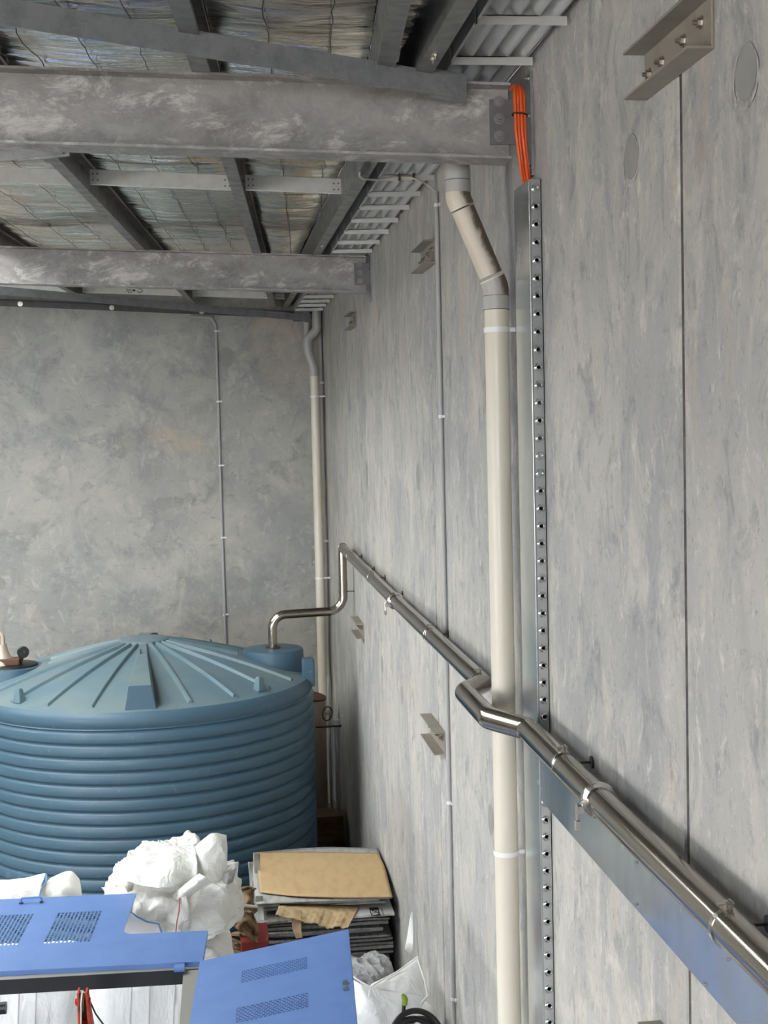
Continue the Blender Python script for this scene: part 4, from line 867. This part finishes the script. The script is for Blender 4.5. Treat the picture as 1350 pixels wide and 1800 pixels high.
# open bag by the wall
t = thing('bulk_bag', (.95, 8.4, 0), 'open white bulk bag against the wall, one corner pulled up to a point', 'bag')
roundbox((.93, 8.62, .58), (.42, .42, .60), 30, 6, 21.3, .02, .02).build('body', 'bag_fabric', t, smooth=True, angle=180)
crumple([[a(600, 1840, 8.1), a(680, 1840, 8.05), a(720, 1830, 8.1)], [a(605, 1770, 8.1), a(660, 1790, 8.02), a(735, 1785, 8.12)], [a(606, 1716, 8.2), a(650, 1735, 8.12), a(752, 1750, 8.2)]], 34, 26, .014, 2.7, 4).build('front_wall', 'bag_fabric', t, smooth=True, angle=180, solid=.004)
crumple([[a(650, 1738, 8.115), a(700, 1780, 8.1), a(752, 1752, 8.2)], [a(652, 1733, 8.14), a(705, 1725, 8.2), a(748, 1735, 8.25)], [a(655, 1729, 8.16), a(700, 1706, 8.3), a(735, 1680, 8.4)]], 34, 24, .012, 6.2, 5).build('raised_corner', 'bag_fabric', t, smooth=True, angle=180, solid=.004)
MB().tube([a(652, 1734, 8.10), a(662, 1728, 8.13), a(700, 1707, 8.27), a(734, 1682, 8.37)], .006, 8).build('hem', 'bag_fabric', t, smooth=True)
MB().tube([a(620, 1716, 8.14), a(636, 1727, 8.12), a(651, 1735, 8.10), a(648, 1755, 8.07), a(632, 1800, 8.05)], .006, 8).build('hem', 'bag_fabric', t, smooth=True)
MB().tube([a(734, 1686, 8.36), a(746, 1722, 8.28), a(752, 1750, 8.19), a(720, 1785, 8.1)], .006, 8).build('hem', 'bag_fabric', t, smooth=True)
ob = roundbox(a(645, 1715, 8.45), (.13, .14, .10), 26, 2.5, 4.4, .03, .04, 0, 1, 2.2).build('crumpled_film', 'clear_film', None, smooth=True, angle=180); tag(ob, 'crumpled clear plastic film in the mouth of the open white bag', 'plastic film')
ob = crumple([[a(711, 1668, 8.75), a(724, 1680, 8.72)], [a(716, 1640, 8.85), a(726, 1650, 8.8)], [a(722, 1603, 8.95), a(725, 1605, 8.95)]], 8, 22, .008, 3.8).build('film_scrap', 'bag_fabric', None, smooth=True, angle=180, solid=.002); tag(ob, 'torn white strip stuck against the wall above the open bag', 'scrap')
# stick and hoses
t = thing('green_tipped_stick', a(706, 1840, 7.7), 'thin black stick with a green tip in front of the open bag', 'stick')
MB().tube([a(710, 1766, 7.7), a(705, 1860, 7.7)], .012, 10).build('shaft', 'black_plastic', t); MB().tube([a(711, 1766, 7.7), a(712, 1757, 7.7), a(710, 1752, 7.7), a(707, 1748, 7.7)], .016, 10, True, [.017, .018, .016, .008]).build('tip', 'green_tip', t, smooth=True)
t = thing('hose_coil', a(735, 1830, 7.75), 'black hose coiled at the bottom edge beside the open bag', 'hose')
for k, (x, y, R_) in enumerate([(733, 1830, .165), (728, 1834, .135), (724, 1838, .105), (742, 1838, .15)]):
    MB().torus(a(x, y, 7.62 + .05 * (k == 3) + .03 * k), R_, .017, (.35, -1, .5), 48, 10).build('loop', 'black_rubber', t, smooth=True, angle=180)

# ------------------------------------------------------------------ stack of flattened cartons on a pallet
PX0, PX1, PY0, PY1 = .22, 1.34, 11.35, 12.62
t = thing('pallet', (PX0, PY0, 0), 'timber pallet under the stack of flattened cartons', 'pallet')
for i in range(7): MB().box((PX0 + .02, PY0 + .03 + i * .17, .10), (PX1 - .02, PY0 + .15 + i * .17, .122)).build('board', 'timber_scrap', t)
for i in range(3): MB().box((PX0 + .02 + i * .50, PY0 + .03, 0), (PX0 + .10 + i * .50, PY1 - .05, .10)).build('bearer', 'timber_scrap', t)
cartons = []; z = .124; rnd = random.Random(11); layers = []
LBL = 'dark grey flattened carton in the stack beside the wall'
top_target = .985
while z < top_target - .03:
    th = rnd.choice([.016, .018, .022, .026]); gap = rnd.choice([.010, .012, .016])
    x0, x1 = PX0 - rnd.uniform(0, .05), PX1 + rnd.uniform(-.09, .02); y0, y1 = PY0 + rnd.uniform(-.0, .07), PY1 + rnd.uniform(-.05, .02)
    prn = (not layers) and z > .832
    if layers: y0 += .09
    if prn: x0, x1, y0, y1 = .45, 1.352, PY0 - .07, PY1; layers.append((x0, x1, y0, z + th))
    sag = rnd.uniform(.004, .012); s1, s2 = rnd.uniform(-.006, .006), rnd.uniform(-.006, .006); nn = 12; mb = MB(); sd = rnd.uniform(0, 50)
    fz = 0. if prn else 1.
    def up_(u, v, k): return (x0 + (x1 - x0) * u, y0 + (y1 - y0) * v + .012 * noise.noise(V(u * 4, sd, k)), z + th * k + fz * s1 * u + fz * .008 * noise.noise(V(u * 3, v * 2, sd)))
    for k, fl_ in ((0, True), (1, False)):
        base_n = len(mb.v); mb.grid(lambda u, v, k=k: up_(u, v, k), nn, 4)
    def ringi(k): o_ = k * (nn + 1) * 5; return [o_ + i for i in range(nn + 1)] + [o_ + (nn + 1) * j + nn for j in range(1, 5)] + [o_ + (nn + 1) * 4 + i for i in range(nn - 1, -1, -1)] + [o_ + (nn + 1) * j for j in range(3, 0, -1)]
    r0_, r1_ = ringi(0), ringi(1); L = len(r0_)
    for i in range(L): mb.f.append([r0_[i], r0_[(i + 1) % L], r1_[(i + 1) % L], r1_[i]]); mb.mi.append(0)
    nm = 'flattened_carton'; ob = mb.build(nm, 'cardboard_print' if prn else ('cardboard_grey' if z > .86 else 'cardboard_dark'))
    if prn: tag(ob, 'pale printed carton sticking out of the stack, black VIS block on its flap', 'carton', 'flattened cartons beside the wall'); printed = ob
    elif z > .86: tag(ob, 'light grey flattened carton just below the brown top sheet', 'carton', 'flattened cartons beside the wall')
    else: tag(ob, LBL, 'carton', 'flattened cartons beside the wall')
    cartons.append(ob)
    z += th + gap
ORD = 'first second third fourth fifth sixth seventh eighth ninth tenth eleventh twelfth thirteenth fourteenth fifteenth sixteenth seventeenth eighteenth nineteenth twentieth twenty-first twenty-second twenty-third twenty-fourth twenty-fifth twenty-sixth twenty-seventh twenty-eighth twenty-ninth thirtieth'.split()
for k, c_ in enumerate(reversed(cartons)):
    if c_ is printed: continue
    c_['label'] = ('light' if c_['label'].startswith('light') else 'dark') + ' grey flattened carton, ' + ORD[k] + ' layer below the brown top sheet'
# grey sheet under the brown one, brown top sheet
ob = crumple([[(PX0 - .03, PY0 + .06, .995), (.8, PY0 + .05, .99), (1.34, PY0 + .02, .985)], [(PX0 - .04, 12.0, .998), (.8, 12.0, .998), (1.36, 12.0, .998)], [(PX0 - .02, 12.82, .995), (.8, 12.86, 1.0), (1.385, 12.76, .985)]], 20, 14, .004, 1.1, 3).build('flattened_carton', 'cardboard_grey', None, smooth=True, angle=180, solid=.010)
tag(ob, 'grey sheet whose back edge shows behind the brown top sheet', 'carton', 'flattened cartons beside the wall')
ob = crumple([[atZ(457, 1568, 1.02), atZ(520, 1575, 1.02), atZ(600, 1577, 1.02), atZ(690, 1577, 1.02)], [atZ(453, 1520, 1.022), atZ(520, 1525, 1.022), atZ(600, 1525, 1.022), atZ(677, 1527, 1.022)], [atZ(455, 1499, 1.022), atZ(520, 1498, 1.022), atZ(600, 1499, 1.022), atZ(665, 1500, 1.022)]], 26, 14, .003, 7.7, 3).build('cardboard_sheet', 'cardboard_brown', None, smooth=True, angle=180, solid=.008)
tag(ob, 'plain brown cardboard sheet on top of the carton stack', 'cardboard')
# flaps hanging down the side of the stack
for i, (x0, x1, y0, y1, Y) in enumerate([(446, 456, 1500, 1660, 12.2), (436, 448, 1515, 1600, 12.45), (440, 452, 1560, 1655, 11.9), (450, 462, 1575, 1665, 11.45)]):
    ob = crumple([[a(x0 + 4, y1, Y - .05), a(x1 + 8, y1, Y - .1)], [a(x0 + 3, (y0 + y1) / 2, Y), a(x1 + 4, (y0 + y1) / 2, Y - .04)], [a(x0, y0, Y), a(x1, y0, Y + .05)]], 6, 16, .008, i * 2.2).build('carton_flap', 'cardboard_grey', None, smooth=True, angle=180, solid=.006)
    tag(ob, ['tall grey carton flap at the back corner of the stack, tank side', 'short grey carton flap sticking out towards the tank', 'grey carton flap midway along the tank side of the stack', 'grey carton flap at the front corner of the stack, tank side'][i], 'carton', 'flaps at the side of the stack')
# torn corrugated piece and its dangling tongue
z0 = .875
def tfn(u, v):
    top = a(492 + 140 * u, 1589 + 3 * u, 11.50); ex = [0, 4, 2, 5, 8, 3, 10, 14, 6, 12, 2][min(int(u * 10), 10)]
    bot = a(484 + (613 - 484) * u, 1608 + 17 * min(u * 1.4, 1) + .5 * ex, 11.02)
    p_ = top * (1 - v) + bot * v; return p_ + V(0, -.004 * math.sin(u * 90) - .006 * noise.noise(V(u * 6, v * 3, 2)), .004 * math.sin(u * 60) * math.sin(v * 20))
ob = MB().grid(tfn, 60, 14).build('torn_cardboard', 'cardboard_torn', None, smooth=True, angle=180, solid=.006); tag(ob, 'torn brown corrugated cardboard flap with a dangling tongue, sticking out of the carton stack', 'cardboard')
crumple([[a(520, 1650, 11.0), a(532, 1648, 11.0)], [a(514, 1630, 11.02), a(530, 1632, 11.02)], [a(513, 1598, 11.13), a(531, 1600, 11.13)]], 6, 14, .006, 5.1).build('tongue', 'cardboard_torn', ob, smooth=True, angle=180, solid=.005)
# print on the pale carton: black block with VIS in white, small caption beside it
x0, x1, y0, zt = layers[0]; zt += .0015
def text(body, loc, size, rot, mat, name, parent):
    cu = bpy.data.curves.new(name, 'FONT'); cu.body = body; cu.size = size; cu.extrude = .0006; cu.align_x = 'LEFT'
    o_ = bpy.data.objects.new(name, cu); COL.objects.link(o_); bpy.context.view_layer.update()
    me = bpy.data.meshes.new_from_object(o_); bpy.data.objects.remove(o_); me.materials.clear(); me.materials.append(MATS[mat])
    ob_ = bpy.data.objects.new(name, me); COL.objects.link(ob_); ob_.parent = parent; ob_.location = loc; ob_.rotation_euler = (0, 0, rot); return ob_
k0 = atZ(653, 1610, zt); k1 = atZ(668, 1597, zt)
MB().box((k0.x, k0.y, zt - .004), (k0.x + .078, k0.y + .20, zt)).build('print_block', 'ink_black', printed)
text('VIS', (k0.x + .069, k0.y + .012, zt + .0006), .092, math.pi / 2, 'ink_white', 'print_lettering', printed)
MB().box((k0.x + .095, k0.y + .01, zt - .004), (k0.x + .112, k0.y + .16, zt)).build('print_caption', 'cardboard_dark', printed)
# debris below the stack and between stack and bags
rnd = random.Random(4)
deb = []
for i in range(9):
    c = V(rnd.uniform(.72, 1.30), rnd.uniform(9.9, 10.9), .30 + .055 * i * .6); an = rnd.uniform(-.6, .6); L_ = rnd.uniform(.12, .25)
    ob = MB().obox(c, V(math.cos(an), math.sin(an), rnd.uniform(-.15, .15)) * L_, V(-math.sin(an), math.cos(an), 0) * rnd.uniform(.04, .09), V(0, 0, .008)).build('cardboard_scrap', rnd.choice(['timber_scrap', 'cardboard_torn', 'timber_scrap']), None); deb.append(ob)
    tag(ob, 'brown cardboard scrap in the heap below the carton stack', 'scrap', 'scraps below the carton stack')
ob = MB().box((.55, 9.75, 0), (1.36, 11.0, .30)).build('scrap_crate', 'timber_scrap', None, bevel=.01); tag(ob, 'low timber crate of scraps in front of the carton stack', 'crate')
for i in range(8):
    c = a(rnd.uniform(408, 440), rnd.uniform(1640, 1690), rnd.uniform(10.6, 11.0)); an = rnd.uniform(-1.2, 1.2)
    ob = MB().obox(c, V(math.cos(an), math.sin(an), rnd.uniform(-.3, .3)) * rnd.uniform(.06, .14), V(-math.sin(an), math.cos(an), 0) * .035, V(0, 0, .008)).build('timber_offcut', 'timber_scrap', None)
    tag(ob, 'small timber offcut in the gap between bulk bag and cartons', 'offcut', 'offcuts between bag and cartons')
ob = crumple([[a(403, 1622, 10.6), a(430, 1640, 10.5), a(452, 1655, 10.55)], [a(412, 1600, 10.7), a(432, 1610, 10.62), a(450, 1620, 10.7)], [a(424, 1558, 11.1), a(436, 1556, 11.05), a(446, 1560, 11.1)]], 26, 34, .055, 6.1, 9).build('crushed_cardboard', 'timber_scrap', None, smooth=True, angle=180, solid=.008); tag(ob, 'crushed brown cardboard wedged between the bulk bag and carton stack', 'cardboard')
c = a(446, 1668, 10.6); ob = MB().box((c.x - .10, 10.55, 0), (c.x + .12, 10.95, c.z + .08)).build('red_crate', 'red_plastic', None, bevel=.01); tag(ob, 'red plastic crate in the gap behind the propped lid', 'crate')
ob = MB().tube(fillet([a(395, 1585, 10.3), a(415, 1590, 10.3), a(432, 1592, 10.4), a(452, 1594, 10.5)], .1, 5), .011, 8).build('bag_cord', 'rope_white', None, smooth=True); tag(ob, 'white cord stretched from the bulk bag towards the cartons', 'cord')
